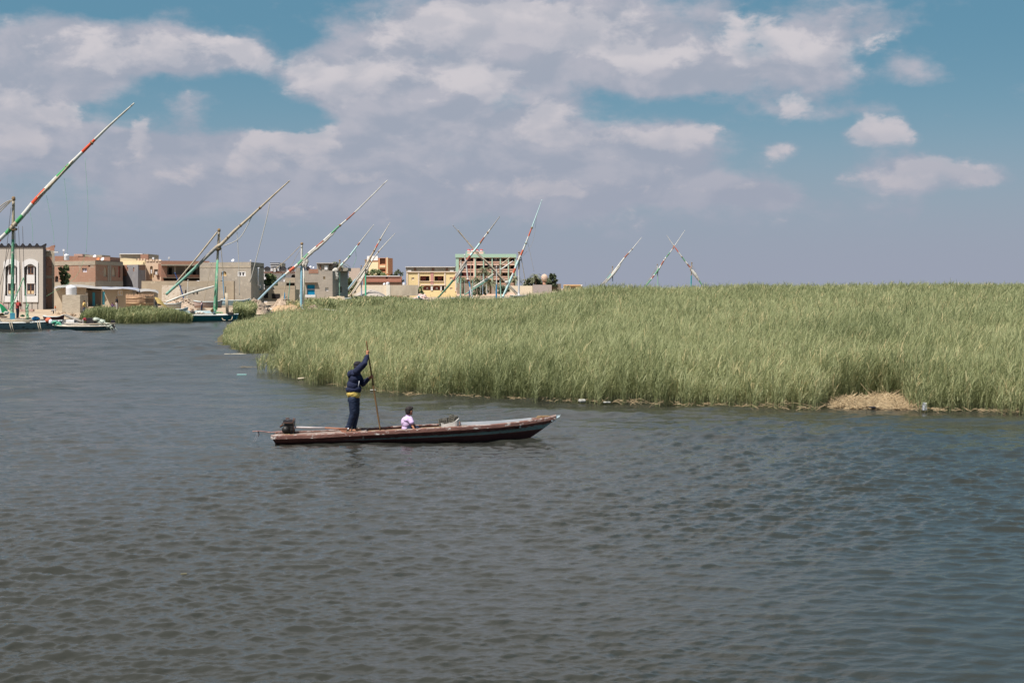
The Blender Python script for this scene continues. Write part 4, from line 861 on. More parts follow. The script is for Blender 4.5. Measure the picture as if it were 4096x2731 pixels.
MA_TEAL = M('mast_teal', S(60, 150, 156), S(50, 136, 146)); BLUEP = M('bright_blue_pole', S(40, 130, 180), S(56, 142, 188), c3=S(140, 170, 190), t3=.68); NAVY = M('dark_blue_pole', S(52, 86, 140), S(44, 76, 126))
ROPE = M('old_rope', S(176, 164, 144), S(150, 138, 120)); LASH = M('rope_lashing', S(150, 124, 92), S(112, 92, 70), scale=8, c3=S(200, 160, 90), t3=.64); SAIL = M('furled_sailcloth', S(206, 202, 194), S(180, 174, 164), scale=3, bump=.5); GRNL = M('green_line', S(132, 186, 148), S(120, 174, 138))
def lerp_poly(pts, t):
    L = [0]
    for a, b in zip(pts[:-1], pts[1:]): L.append(L[-1]+(b-a).length)
    d = t*L[-1]
    for i in range(len(pts)-1):
        if d <= L[i+1] or i == len(pts)-2:
            k = (d-L[i])/(L[i+1]-L[i]); return pts[i].lerp(pts[i+1], k)
def smoothpath(pts, n=40):
    """Catmull-Rom through the points"""
    out = []; p = [pts[0]*2-pts[1]]+list(pts)+[pts[-1]*2-pts[-2]]
    for i in range(1, len(p)-2):
        for k in range(n//(len(pts)-1)):
            t = k/(n//(len(pts)-1)); a, b, c, d = p[i-1:i+3]
            out.append(.5*((2*b)+(c-a)*t+(2*a-5*b+4*c-d)*t*t+(3*b-a-3*c+d)*t**3))
    return out+[pts[-1]]
def spar(name, pts, rmax, bands, parent, lo=.55, tip=.22, peak=.3, jit=.12, n=60, group=None, label=None, cat=None):
    """a tapering yard; bands = [(photo column where the colour ends, material)] from its foot"""
    path = smoothpath(pts, n); k = len(path); mats = []; mb = MB()
    for i in range(k-1):
        t = i/(k-1); mid = (path[i]+path[i+1])/2; px = 2048+F*mid.x/mid.y
        m = bands[-1][1]; sgn = 1 if path[-1].x > path[0].x else -1
        for e, mm in bands:
            if (px-e)*sgn < 0: m = mm; break
        if m not in mats: mats.append(m)
        mb.cur = mats.index(m)
        rad = [rmax*((lo+(1-lo)*min(1, q/peak)) if q < peak else (1+(tip-1)*((q-peak)/(1-peak))**1.1))*(1+jit*mnoise.noise((q*31, rmax*7, 2.2))) for q in (t, (i+1)/(k-1))]
        mb.tube([path[i], path[i+1]], rad, 9, caps=(i in (0, k-2)))
    return mb.build(name, mats, parent, None if parent else path[0], label, cat, group), path
def hull_mesh(mb, a, b, deck, wl, beam, keel=.35, N=26, up0=0., up1=0., blunt=.55, dk=None):
    """plain lofted hull between two points of its centreline; returns the sheer outline"""
    a, b = Vector(a), Vector(b); d = (b-a); ln = d.length; d /= ln; s = Vector((-d.y, d.x, 0)); rows = []; sh = []
    for i in range(N+1):
        t = i/N; w = beam/2*max(.02, math.sin(math.pi*(.04+.92*t)))**blunt; zs = deck+up0*(1-min(1, t/.3))**2+up1*(1-min(1, (1-t)/.3))**2
        c = a+d*(ln*t); cw = a+d*(ln*(.5+(t-.5)*.93)); r = []
        for (q, z, cc_) in ((1, zs, c), (.97, zs-.12*(deck-wl), c), (.86, wl, cw), (.5, wl-keel, cw)): r.append(cc_+s*w*q+Vector((0, 0, z-cc_.z)))
        for (q, z, cc_) in ((.5, wl-keel, cw), (.86, wl, cw), (.97, zs-.12*(deck-wl), c), (1, zs, c)): r.append(cc_-s*w*q+Vector((0, 0, z-cc_.z)))
        rows.append(r); sh.append((r[0], r[-1]))
    mb.smooth = True; mb.add([p for r in rows for p in r], [(i*8+j, i*8+j+1, (i+1)*8+j+1, (i+1)*8+j) for i in range(N) for j in range(7)]+[tuple(range(8)), tuple(N*8+j for j in range(7, -1, -1))]); return sh
def boat_parts(root, hull, Y, mat, deckmat, beam=3.2, up=(0, 0), rail=.07, dY=0):
    """hull = (px0, px1, deck row, waterline row)"""
    p0, p1 = P(hull[0], hull[3], Y), P(hull[1], hull[3], Y); dz = P(0, hull[2], Y).z; wz = P(0, hull[3], Y).z
    a = Vector((p0.x, Y+beam/2-dY, 0)); b = Vector((p1.x, Y+beam/2+dY, 0)); mb = MB(); sh = hull_mesh(mb, a, b, dz, wz, beam, up0=up[0], up1=up[1]); mb.build('hull', mat, root)
    db = MB(); db.smooth = True; N = len(sh); vs = []
    for l, r in sh: vs += [l-Vector((0, 0, .04)), (l+r)/2+Vector((0, 0, .06)), r-Vector((0, 0, .04))]
    db.add(vs, [(i*3+j, i*3+j+1, (i+1)*3+j+1, (i+1)*3+j) for i in range(N-1) for j in range(2)]); db.build('deck', deckmat, root)
    for k in (0, 1):
        rb = MB(); rb.tube([x[k]+Vector((0, 0, rail*.4)) for x in sh], rail, 6); rb.build('gunwale', deckmat, root)
    return dz
def rope(root, pts, r=.03, mat=None, sag=0, n=10, name='rope'):
    v = [Vector(p) for p in pts]
    if len(v) == 2: v = [v[0].lerp(v[1], i/n)-Vector((0, 0, sag*math.sin(math.pi*i/n))) for i in range(n+1)]
    elif len(v) > 2: v = smoothpath(v, 24)
    mb = MB(); mb.tube(v, r, 5); return mb.build(name, mat or ROPE, root)
DK_W = M('worn_white_deck', S(206, 208, 206), S(176, 182, 182), scale=1.5, c3=S(150, 140, 126), t3=.62); H_TG = M('grey_teal_hull', S(138, 164, 168), S(112, 140, 148), scale=1.2, stretch=(.4, 1, 1.6), c3=S(70, 74, 74), t3=.6); H_TEAL = M('teal_hull', S(40, 120, 130), S(32, 104, 116), scale=1.5, c3=S(70, 110, 114), t3=.68)
H_PALE = M('pale_blue_hull', S(186, 206, 210), S(166, 190, 198), c3=S(206, 204, 196), t3=.6); H_WHITE = M('chalky_white_hull', S(210, 206, 198), S(186, 180, 170), c3=S(150, 140, 128), t3=.64)
def felucca(label, Y, mast, mw, mmats, yard, yr, bands, hull, hmat=H_PALE, stay=None, sail=None, beam=3.4, up=(.2, .2), ydy=-.35, extra=None, lo=.55, tip=.22, peak=.3):
    base = P(mast[0][0], hull[3], Y+beam/2); root = empty('lateen_boat', base, label, 'sailing boat', 'moored lateen boats with long raised spars'); s_ = Y/F
    boat_parts(root, hull, Y, hmat, DK_W, beam, up)
    Ym = Y+beam/2; m0, m1 = P(*mast[0], Ym), P(*mast[1], Ym); sp = mast[2] if len(mast) > 2 else None; mb = MB(); mm = list(mmats); n = 18
    for i in range(n):
        q0, q1 = i/n, (i+1)/n; mb.cur = 0 if (sp is None or (m0.lerp(m1, (q0+q1)/2).z < P(0, sp, Ym).z)) else 1
        mb.tube([m0.lerp(m1, q0)-Vector((0, 0, .4 if i == 0 else 0)), m0.lerp(m1, q1)], [mw*s_/2*(1-.25*q)*(1+.06*mnoise.noise((q*20, Y, 1))) for q in (q0, q1)], 9, caps=i in (0, n-1))
    mo = mb.build('mast', mm, root); tb = MB(); tb.lathe(m1-Vector((0, 0, .1)), [(mw*s_*.3, 0), (mw*s_*.55, .1), (mw*s_*.5, .35), (mw*s_*.2, .42)], 8); tb.build('masthead', LASH, root)
    pts = [P(a, b, Ym+ydy) for a, b in yard]; yr *= 1.15 if Y > 300 else 1; yo, path = spar('yard', pts, yr*s_/2, bands, root, lo=lo, tip=tip, peak=peak)
    # lashing where spar and mast cross
    best = min(path, key=lambda p: abs(p.x/p.y-m0.lerp(m1, .7).x/m0.lerp(m1, .7).y)); lb = MB()
    for k in range(5): lb.ball(best+Vector((random.uniform(-.15, .15), .2, random.uniform(-.45, .3))), (yr*s_*.7, .4, yr*s_*.35), 7, 5, jit=.2)
    lb.build('lashing', LASH, root)
    if sail:
        t0, t1, w = sail; n_ = len(path); seg = path[int(t0*n_):int(t1*n_)]; sb = MB(); off = w*s_*.55; k = len(seg)
        sb.tube([p+Vector((off*.5, -.02, -off))+Vector((0, 0, .12*mnoise.noise((i*.7, Y, 0)))) for i, p in enumerate(seg)], [w*s_*.5*(.25+abs(math.sin(math.pi*i/(k-1)))**.6)*(1+.25*mnoise.noise((i*.9, 3, Y))) for i in range(k)], 8); sb.build('furled_sail', SAIL, root)
    if stay:
        for a in stay: rope(root, [m1-Vector((0, 0, .25)), P(a[0], a[1], Ym-.2)], a[2] if len(a) > 2 else .04, a[3] if len(a) > 3 else None, .1)
    # a few ties along the spar
    for q in (.35, .5, .63, .78):
        p = path[int(q*(len(path)-1))]; rb = MB(); rb.ball(p, (yr*s_*.42, yr*s_*.5, yr*s_*.42), 7, 5, jit=.2); rb.build('tie', LASH, root)
    if extra: extra(root, m0, m1, path, Ym)
    return root
def f1x(root, m0, m1, path, Ym):
    spar('short_spar', [P(150, 790, Ym-.7), P(225, 717, Ym-.6), P(291, 643, Ym-.6)], .10, [(999, SP_N)], root, lo=.7, tip=.5, jit=.05)
    for a, b in (((90, 905), (102, 1250)), ((74, 905), (88, 1245)), ((44, 830), (2, 1230)), ((60, 905), (72, 1260)), ((38, 985), (0, 1140)), ((46, 985), (14, 1220))): rope(root, [P(*a, Ym-.5), P(*b, Ym-.8)], .022, M('dark_line', S(98, 92, 90), S(84, 80, 78)))
    for c, mid, e in (((340, 632), (352, 830), (345, 1010)), ((257, 714), (272, 870), (268, 1020)), ((185, 778), (212, 920), (216, 975)), ((120, 850), (129, 900), (131, 970)), ((345, 1010), (300, 1110), (185, 1185))): rope(root, [P(*c, Ym-.4), P(*mid, Ym-.5), P(*e, Ym-.6)], .012, GRNL)
    rope(root, [P(94, 1110, Ym-1.2), P(62, 1190, Ym-1.2), P(38, 1240, Ym-1.3)], .05, GRNL); rope(root, [P(94, 1110, Ym-1.2), P(104, 1190, Ym-1.2), P(110, 1280, Ym-1.3)], .03, GRNL)
    for k in range(3): rope(root, [P(-40, 860+k*14, Ym-1), P(20, 812+k*8, Ym-.5), P(50, 800, Ym-.3)], .045)
    nb = MB()
    for k in range(14): nb.ball(P(109+random.uniform(-4, 4), 1222+k*4.5, Ym-1.3), (.09, .09, .2), 7, 5, jit=.5)
    nb.build('hanging_net', M('green_white_net', S(170, 190, 170), S(110, 160, 120), scale=7), root)
    bb = MB(); bb.box(P(50, 1264, Ym-1.2), (.42, .5, .55), .3); bb.build('mast_step', M('turquoise_box', S(70, 150, 176), S(84, 160, 182), c3=S(150, 160, 160), t3=.66), root)
    pb = MB(); pb.tube([P(4, 1282, Ym-1.5), P(60, 1281, Ym-1.5), P(126, 1283, Ym-1.5)], .09, 7); pb.tube([P(10, 1287, Ym-1.6), P(118, 1288, Ym-1.6)], .07, 7); pb.build('deck_spar', SP_N, root)
    for c in (38, 46, 150, 158): rope(root, [P(c, 1284, 127.1), P(c+3, 1305, 126.4), P(c+10, 1326, 126.4)], .035)
    for (px, py, w, h_, m) in ((8, 1258, 16, 10, LASH), (26, 1252, 12, 12, SAIL), (92, 1262, 12, 8, M('green_net', S(96, 150, 116), S(128, 150, 110), scale=6)), (112, 1272, 14, 7, LASH), (16, 1268, 30, 5, M('dark_bundle', S(80, 80, 84), S(110, 96, 86), scale=4))):
        b_ = MB()
        for q in range(6): b_.ball(P(px+random.uniform(-.35, .35)*w, py+random.uniform(-.2, .3)*h_, Ym-1.0), (w*.008, .4, h_*.009), 8, 5, jit=.25)
        b_.build('net_bundle', m, root)
felucca('big grey boat at the left edge, green mast and spar banded white, orange and green', 127, [(48, 1272), (54, 800), 950], 15, [MA_G, SP_N],
        [(-150, 1080), (0, 956), (75, 880), (140, 804), (230, 708), (330, 608), (430, 510), (537, 413)], 19, [(6, M('bold_orange_band', S(218, 92, 60), S(202, 80, 54), c3=S(216, 180, 160), t3=.7)), (26, SP_W), (42, M('bold_green_band', S(70, 148, 90), S(86, 160, 104), c3=S(170, 180, 164), t3=.7)), (66, SP_N), (90, M('bold_green_band', S(70, 148, 90), S(86, 160, 104), c3=S(170, 180, 164), t3=.7)), (134, SP_W), (182, M('bold_orange_band', S(218, 92, 60), S(202, 80, 54), c3=S(216, 180, 160), t3=.7)), (228, SP_W), (284, M('bold_green_band', S(70, 148, 90), S(86, 160, 104), c3=S(170, 180, 164), t3=.7)), (326, SP_W), (380, M('bold_orange_band', S(218, 92, 60), S(202, 80, 54), c3=S(216, 180, 160), t3=.7)), (2000, SP_T)],
        (-330, 212, 1293, 1323), H_TG, sail=(.2, .66, 9), beam=4, up=(.3, .15), extra=f1x, lo=.8, tip=.3, peak=.45)
def f2x(root, m0, m1, path, Ym):
    spar('boom', [P(869, 928, Ym-.3), P(790, 1028, Ym-.8), P(703, 1132, Ym-1)], .10, [(-9, SP_N)], root, lo=.9, tip=.8, jit=.04); spar('boom', [P(856, 1145, Ym-.4), P(760, 1172, Ym-.9), P(664, 1209, Ym-1)], .13, [(-9, SP_W)], root, lo=.7, tip=.7, jit=.05)
    for a, b, c in (((1080, 808), (1060, 900), (1000, 1130)), ((1008, 866), (960, 950), (895, 985))): rope(root, [P(*a, Ym-.3), P(*b, Ym-.4), P(*c, Ym-.5)], .045, M('pale_line', S(196, 190, 180), S(184, 178, 168)))
    rope(root, [P(948, 930, Ym-.3), P(954, 1030, Ym-.4), P(958, 1180, Ym-.5)], .035, M('pale_line', S(196, 190, 180))); rope(root, [P(880, 950, Ym-.3), P(893, 1100, Ym-.4), P(897, 1190, Ym-.4)], .04)
    mb = MB(); mb.tube([P(870, 1040, Ym-.4), P(866, 1240, Ym-.5)], .12, 7); mb.build('mast_prop', MA_G, root)
    for px in (907, 912): b = MB(); b.tube([P(px-4, 1172, Ym-.8), P(px, 1255, Ym-1)], .1, 6); b.build('stern_post', SP_N, root)
    for (px, py, w, h_, m) in ((768, 1246, 22, 9, M('dark_bundle', S(80, 80, 84))), (800, 1250, 30, 8, SAIL), (850, 1240, 10, 14, LASH), (880, 1250, 26, 6, M('green_net', S(96, 150, 116))), (920, 1254, 24, 9, DARK)):
        b_ = MB()
        for q in range(6): b_.ball(P(px+random.uniform(-.4, .4)*w, py+random.uniform(-.2, .3)*h_, Ym-.9), (w*.009, .4, h_*.011), 8, 5, jit=.25)
        b_.build('net_bundle', m, root)
    cb_ = MB(); cb_.box(P(805, 1248, Ym), (3.2, 1.4, .3)); cb_.build('hatch', H_PALE, root)
    rope(root, [P(884, 1264, 160.5), P(892, 1278, 160.2), P(902, 1281, 160)], .05); rope(root, [P(930, 1266, 160.5), P(926, 1278, 160.2), P(914, 1281, 160)], .05)
felucca('teal hulled boat with a split green mast and a bare wooden spar', 160, [(858, 1252), (876, 925), 1060], 12, [MA_G, SP_N],
        [(664, 1178), (753, 1098), (856, 998), (887, 975), (940, 922), (1005, 864), (1100, 776), (1160, 722)], 15, [(800, SP_TG), (860, SP_GREY), (2000, SP_N)], (718, 938, 1262, 1284), H_TEAL, sail=(.27, .42, 8), beam=3.4, up=(-.1, .1), extra=f2x, lo=.7, tip=.3, peak=.35)
def f3x(root, m0, m1, path, Ym):
    sb = MB()
    for k in range(9): sb.ball(P(1222+random.uniform(-9, 9), 1040+k*2.5, Ym-.3), (.25, .3, .4), 8, 6, jit=.2)
    sb.build('sail_bunch', SAIL, root); rope(root, [P(1292, 965, Ym-.3), P(1270, 985, Ym-.3), P(1262, 1005, Ym-.3)], .04)
    mb = MB(); mb.tube([P(1214, 1060, Ym-.2), P(1216, 1140, Ym-.3), P(1212, 1225, Ym-.3)], .12, 6); mb.build('sheet_rope', SAIL, root)
    rope(root, [P(1199, 985, Ym), P(1150, 1035, Ym), P(1091, 1085, Ym)], .05); rope(root, [P(1200, 1000, Ym), P(1172, 1050, Ym), P(1150, 1090, Ym)], .03)
felucca('boat with a blue mast and long spar, blue foot and red, white, green bands', 215, [(1205, 1240), (1207.5, 978), 1058], 11, [MA_B, SP_W],
        [(1000, 1233), (1091, 1142), (1150, 1091), (1198, 1052), (1233, 1016), (1293, 965), (1352, 909), (1419, 850), (1550, 721)], 12, [(1145, SP_B), (1159, SP_W), (1177, SP_O), (1190, SP_W), (1214, SP_G), (1218, SP_N), (1236, SP_G), (1265, SP_W), (1293, SP_R), (1325, SP_W), (1358, SP_G), (1390, SP_W), (1420, SP_R), (2500, SP_T)],
        (1000, 1250, 1238, 1252), H_PALE, sail=(.3, .75, 9), extra=f3x, lo=.6, tip=.28, peak=.4)
def f4x(root, m0, m1, path, Ym):
    sb = MB()
    for k in range(10): sb.ball(P(1341+random.uniform(-6, 6), 1082+k*3, Ym-.3), (.45, .3, .5), 8, 6, jit=.15)
    sb.build('sail_bunch', SAIL, root); rope(root, [P(1420, 990, Ym), P(1424, 1030, Ym), P(1412, 1070, Ym)], .03, GRNL)
    o = MB(); o.ball(P(1268, 1187, Ym-.4), .22, 8, 6); o.build('orange_float', SP_O, root)
felucca('boat with a pale green spar and round white sail bundle, beside the tall palm', 262, [(1357, 1200), (1359, 1045), 1085], 6.5, [MA_TG, SP_N],
        [(1258, 1190), (1336, 1103), (1358, 1068), (1395, 1028), (1443, 965), (1496, 898)], 9.5, [(1330, SP_TG), (1338, SP_W), (1362, SP_GREY), (1372, SP_C), (1392, SP_W), (1400, SP_TG), (1430, SP_C), (1440, SP_O), (2500, SP_T)], (1250, 1400, 1196, 1206), H_PALE, extra=f4x, sail=(.08, .3, 6), beam=3)
felucca('boat with a bright green mast and pale orange flecked spar, before the orange house', 400, [(1462.6, 1199), (1462.6, 1042), 1090], 7, [M('mast_bright_green', S(72, 168, 132), S(84, 178, 144)), SP_N],
        [(1372, 1182), (1443, 1091), (1470, 1050), (1494, 1008), (1526, 949), (1561, 890)], 9, [(1425, SP_B), (1450, SP_GREY), (1505, SP_N), (1512, SP_O), (2500, SP_T)], (1378, 1478, 1196, 1204), H_WHITE, sail=(.05, .5, 8), beam=4)
felucca('boat with a blue grey mast and thin pale spar, left of the bright green mast', 420, [(1446, 1199), (1445, 1066)], 6, [M('mast_blue_grey', S(150, 164, 178), S(136, 150, 166))],
        [(1386, 1200), (1430, 1138), (1467, 1079), (1510, 1012), (1581, 933)], 7.5, [(1440, SP_N), (1456, SP_W), (2500, SP_T)], (1400, 1470, 1197, 1203), H_WHITE, sail=(.1, .55, 8), beam=4)
felucca('boat with a pale green mast and dark green spar, beside the yellow building', 400, [(1842, 1196), (1844, 1040), 1075], 6.5, [MA_TG, SP_W],
        [(1752, 1191), (1803, 1133), (1839, 1082), (1872, 1035), (1911, 985), (1937, 949), (1974, 900), (2000, 865)], 9.5, [(1812, M('spar_dark_green', S(86, 128, 106), S(72, 112, 92))), (1823, SP_R), (1868, SP_GREY), (1882, SP_R), (1922, SP_C), (1938, SP_R), (1962, SP_W), (2500, SP_GREY)], (1800, 1870, 1193, 1202), H_WHITE, sail=(.18, .42, 9), beam=4)
def f8x(root, m0, m1, path, Ym): spar('second_spar', [P(2071, 1184, Ym-.8), P(1958, 1058, Ym-.8), P(1911, 1017, Ym-.8), P(1832, 920, Ym-.8)], .26, [(-9, SP_N)], root, lo=.7, tip=.4, jit=.05)
felucca('boat with a grey green mast and twin bare spars leaning left across the salmon block', 410, [(2004, 1194), (1998, 1061), 1100], 6, [MA_TG, SP_GREY],
        [(2080, 1182), (1998, 1104), (1897, 996), (1810, 900)], 8, [(-99, SP_GREY)], (1980, 2078, 1192, 1200), H_WHITE, beam=4, extra=f8x)
def f9x(root, m0, m1, path, Ym):
    rope(root, [P(2110, 968, Ym), P(2122, 1020, Ym), P(2136, 1086, Ym)], .035); rope(root, [P(2084, 1028, Ym), P(2095, 1090, Ym), P(2104, 1140, Ym)], .09)
    rope(root, [P(2148, 860, Ym), P(2130, 970, Ym), P(2090, 1025, Ym)], .025); b = MB(); b.ball(P(2028, 1128, Ym-.5), (.5, .3, .4), 8, 6, jit=.1); b.build('white_bundle', SAIL, root)
felucca('boat with a pale mast and steep white and orange banded spar beside the salmon block', 345, [(2075, 1184), (2076.5, 1012), 1075], 8.5, [M('mast_pale', S(206, 206, 208), S(180, 178, 180), c3=S(130, 120, 112), t3=.66), SP_N],
        [(2011, 1189), (2036, 1133), (2054, 1092), (2070, 1050), (2088, 1010), (2103, 974), (2124, 920), (2148, 855), (2168, 799)], 9, [(2050, SP_C), (2054, SP_W), (2060, SP_O), (2064, SP_W), (2073, SP_C), (2082, SP_W), (2093, SP_O), (2100, SP_W), (2107, SP_C), (2115, SP_W), (2126, SP_O), (2500, SP_C)], (2040, 2110, 1183, 1192), H_WHITE, beam=4, extra=f9x, lo=.8)
felucca('lone boat with a whitish spar leaning right, first from the left above the reed horizon', 470, [(2451, 1160), (2450, 1068), 1108], 4.5, [M('mast_blue_grey', S(150, 164, 178)), SP_N],
        [(2389, 1158), (2450, 1093), (2499, 1030), (2526, 1000), (2567, 949)], 6.5, [(2430, SP_GREY), (2446, SP_TG), (2500, SP_W), (2515, SP_R), (2999, SP_W)], (2385, 2475, 1164, 1172), H_WHITE, stay=[(2398, 1150, .05)], sail=(.1, .42, 8), beam=4)
felucca('boat with a green mast and red banded spar leaning right across its neighbour', 470, [(2632, 1162), (2629.6, 1060), 1085], 4.5, [MA_TG, SP_W],
        [(2572, 1158), (2629, 1085), (2659, 1037), (2690, 996), (2740, 921)], 6, [(2603, SP_G), (2608, SP_W), (2614, SP_R), (2620, SP_W), (2636, SP_G), (2645, SP_W), (2656, SP_R), (2664, SP_W), (2680, SP_G), (2690, SP_W), (2700, SP_O), (2999, SP_W)], (2570, 2660, 1164, 1172), H_WHITE, stay=[(2574, 1150, .05), (2578, 1150, .04)], beam=4)
felucca('boat with a teal mast and spar leaning left, rightmost above the reed horizon', 475, [(2763.6, 1162), (2767, 1053), 1100], 5.5, [MA_TEAL, SP_N],
        [(2817, 1156), (2792, 1115), (2768, 1080), (2731, 1032), (2690, 976), (2667, 941)], 6.5, [(2778, SP_G), (2768, SP_W), (2762, SP_GREY), (2750, SP_R), (2740, SP_W), (2729, SP_G), (2715, SP_W), (2700, SP_O), (-99, SP_W)], (2730, 2822, 1164, 1172), H_WHITE, stay=[(2812, 1145, .05)], sail=(.18, .5, 10), beam=4)
# --- loose poles and posts standing between the boats
def post(label, pts, Y, w, bands, group='loose poles standing among the boats'):
    spar('mooring_pole', [P(a, b, Y) for a, b in pts], w*Y/F/2, bands, None, lo=1, tip=.7, jit=.06, n=16, group=group, label=label, cat='pole')
post('bright blue pole in front of the grey cement house', [(892, 1085), (894, 1150), (898, 1200)], 205, 5, [(9999, BLUEP)]); post('dark blue pole leaning right below the veranda', [(741, 1216), (722, 1150), (699, 1090)], 196, 5, [(-99, NAVY)])
post('pale grey post left of the dark blue pole top', [(747, 1218), (750, 1170), (752, 1118)], 198, 3.5, [(9999, SP_W)]); post('thin leaning pale pole in front of the veranda', [(812, 1225), (830, 1130), (846, 1050)], 200, 2.5, [(9999, SP_N)])
post('crooked bare pole left of the blue mast', [(1133, 1200), (1138, 1160), (1143, 1118)], 225, 4, [(9999, SP_N)]); post('blue post standing at the shack', [(1139, 1196), (1139, 1170)], 224, 4, [(9999, BLUEP)]); post('pale green post right of the crooked pole', [(1153, 1198), (1157, 1160), (1160, 1122)], 226, 3.5, [(9999, SP_TG)])
post('green rope wound pole just right of the blue mast', [(1218, 1245), (1219, 1190), (1217, 1110)], 212, 3, [(9999, M('olive_pole', S(130, 140, 104), S(112, 122, 90)))])
post('white pole with a blue foot, between the crossed spars and the palm', [(1986, 1193), (1986.5, 1140), (1986.6, 1064)], 395, 5, [(9999, SP_W)]); post('broad blue oar shaped pole with a white top', [(1889, 1195), (1882, 1160), (1876, 1126)], 380, 7, [(1880, M('oar_white', S(214, 216, 218), S(200, 204, 208))), (-99, BLUEP)])
post('bright blue lower pole against the white one', [(1985, 1194), (1985.4, 1138)], 393, 5.5, [(9999, BLUEP)]); post('tall tapering white pole left of the salmon pier', [(1872, 1120), (1866, 1070), (1858, 1017)], 425, 7, [(-99, SP_W)])
post('bare pole with a forked tip below the crossed spars', [(1880, 1150), (1882, 1100), (1885, 1045)], 428, 4, [(9999, SP_N)]); post('dark blue post beside the blue oar', [(1878, 1193), (1877, 1160)], 384, 5, [(-99, NAVY)]); post('mint green post right of the blue oar', [(1888, 1193), (1891, 1160), (1891, 1120)], 386, 4, [(9999, MA_TG)])
post('slim grey mast, left of two under the big palm', [(1922, 1176), (1922, 1098)], 430, 3, [(9999, SP_GREY)]); post('slim blue grey mast, right of two under the big palm', [(1931, 1178), (1932, 1096)], 434, 3, [(9999, M('mast_blue_grey', S(150, 164, 178)))]); post('short white pointed post under the low palm', [(1949, 1176), (1947, 1158), (1945, 1137)], 420, 4, [(-99, SP_W)])
post('thin green mast left of the blue oar', [(1858, 1180), (1857, 1122)], 430, 2.5, [(9999, MA_TG)]); post('brown stake right of the blue oar', [(1912, 1196), (1906, 1150)], 385, 3, [(9999, M('stake_wood', S(176, 150, 128), S(160, 134, 114)))])
for lab, a, b, m in (('upper of two low pale spars below the crossed spars', (1893, 1150), (1975, 1096), SP_W), ('lower of two low pale spars below the crossed spars', (1861, 1178), (1971, 1106), SP_TG), ('upper of two thin spars before the salmon galleries', (2000, 1062), (2042, 1028), SP_N), ('lower of two thin spars before the salmon galleries', (2000, 1080), (2052, 1044), SP_W)):
    mid = ((a[0]+b[0])/2, (a[1]+b[1])/2+1); spar('bare_spar', [P(*a, 415), P(*mid, 415), P(*b, 415)], .24, [(9999, m)], None, lo=.8, tip=.7, jit=.08, n=16, group='low spars of hidden boats', label=lab, cat='spar')
post('peeling pale pole lying in the reeds right of the blue mast', [(1284, 1236), (1330, 1241), (1378, 1246)], 140, 5, [(9999, SP_W)], group=None)
# --- beached and small boats
def rowboat(label, px0, px1, deck, wl, Y, mat, beam=1.5, up=(.15, .25), group='small boats along the shore', dY=0):
    root = empty('wooden_boat', P((px0+px1)/2, wl, Y+beam/2), label, 'boat', group); boat_parts(root, (px0, px1, deck, wl), Y, mat, DK_W, beam, up, .05, dY); return root
rowboat('dark red boat drawn up behind the flat boat', 166, 248, 1268, 1280, 174, M('dark_red_hull', S(120, 66, 62), S(104, 56, 54))); rowboat('pale blue boat among reeds, left of two below the ochre net', 560, 640, 1243, 1258, 170, H_PALE); rowboat('pale blue boat among reeds, right of two, below the fallen spar', 640, 745, 1238, 1256, 172, H_PALE)
rowboat('white boat beached on rubble left of the striped shirt man', 640, 720, 1216, 1226, 184, H_WHITE); rowboat('long pinkish white boat beached behind the teal boat', 770, 885, 1208, 1221, 186, M('pinkish_hull', S(210, 184, 174), S(196, 168, 158))); rowboat('sky blue boat beached under the grey cement house', 880, 995, 1202, 1212, 196, M('sky_blue_hull', S(164, 196, 212), S(150, 182, 200)))
rowboat('grey boat beached beside the rubble heap', 945, 1000, 1205, 1216, 198, H_TG)
rowboat('low plank boat at the far inlet, left of the dark one', 1500, 1562, 1200, 1206, 400, H_WHITE, 2.2); rowboat('dark boat with pale rim at the far inlet', 1618, 1690, 1195, 1202, 425, M('dark_far_hull', S(84, 90, 88), S(70, 76, 74)), 2.2); rowboat('pale boat half hidden in reeds below the green mast and dark spar', 1808, 1850, 1194, 1202, 396, H_PALE, 2)
o = MB(); o.lathe(P(1675, 1191, 440), [(.3, 0), (.36, .5), (.1, .55)], 10); o.build('barrel', MA_TEAL, None, P(1675, 1191, 440), 'small teal barrel at the far inlet', 'barrel')

# flat boat with nets in front at left
root = empty('flat_boat', P(340, 1318, 127), 'long flat dark teal boat loaded with nets at the left bank', 'boat', 'small boats along the shore')
boat_parts(root, (203, 444, 1306, 1319), 126.2, M('black_teal_hull', S(64, 98, 102), S(50, 78, 84), c3=S(96, 110, 104), t3=.66), M('pale_board_deck', S(206, 196, 182), S(180, 170, 158)), 1.7, (.1, .05), .05)
for a, b, c, d in ((258, 340, 1291, 1297), (222, 290, 1298, 1303)): mb = MB(); p, q = P(a, d, 127.2), P(b, c, 127.2); mb.box(((p.x+q.x)/2, 127.4, (p.z+q.z)/2), (q.x-p.x, .8, .05), mat=Matrix.Rotation(R(2), 3, 'Y')); mb.build('deck_board', M('pale_board', S(218, 206, 190), S(198, 186, 172)), root)
pb = MB(); pb.tube([P(270, 1303, 126.6), P(360, 1296, 126.6), P(462, 1294, 126.6)], .05, 6); pb.build('pole', SP_N, root)
def netpile(label, spots, Y, mat, name='net_pile'):
    b = MB()
    for px, py, w, h_ in spots:
        for q in range(5): b.ball(P(px+random.uniform(-.3, .3)*w, py+random.uniform(-.2, .3)*h_, Y+random.uniform(-.2, .2)), (w*.011, .35, h_*.011), 9, 6, jit=.22)
    for i in range(14):
        px, py, w, h_ = random.choice(spots); p = P(px+random.uniform(-.6, .6)*w, py, Y-.35); b.tube([p, p+Vector((.2, -.1, -.15)), p+Vector((random.uniform(.1, .5), -.12, -.4))], .02, 4)
    b.build(name, mat, None, P(spots[0][0], spots[0][1], Y), label, 'net')
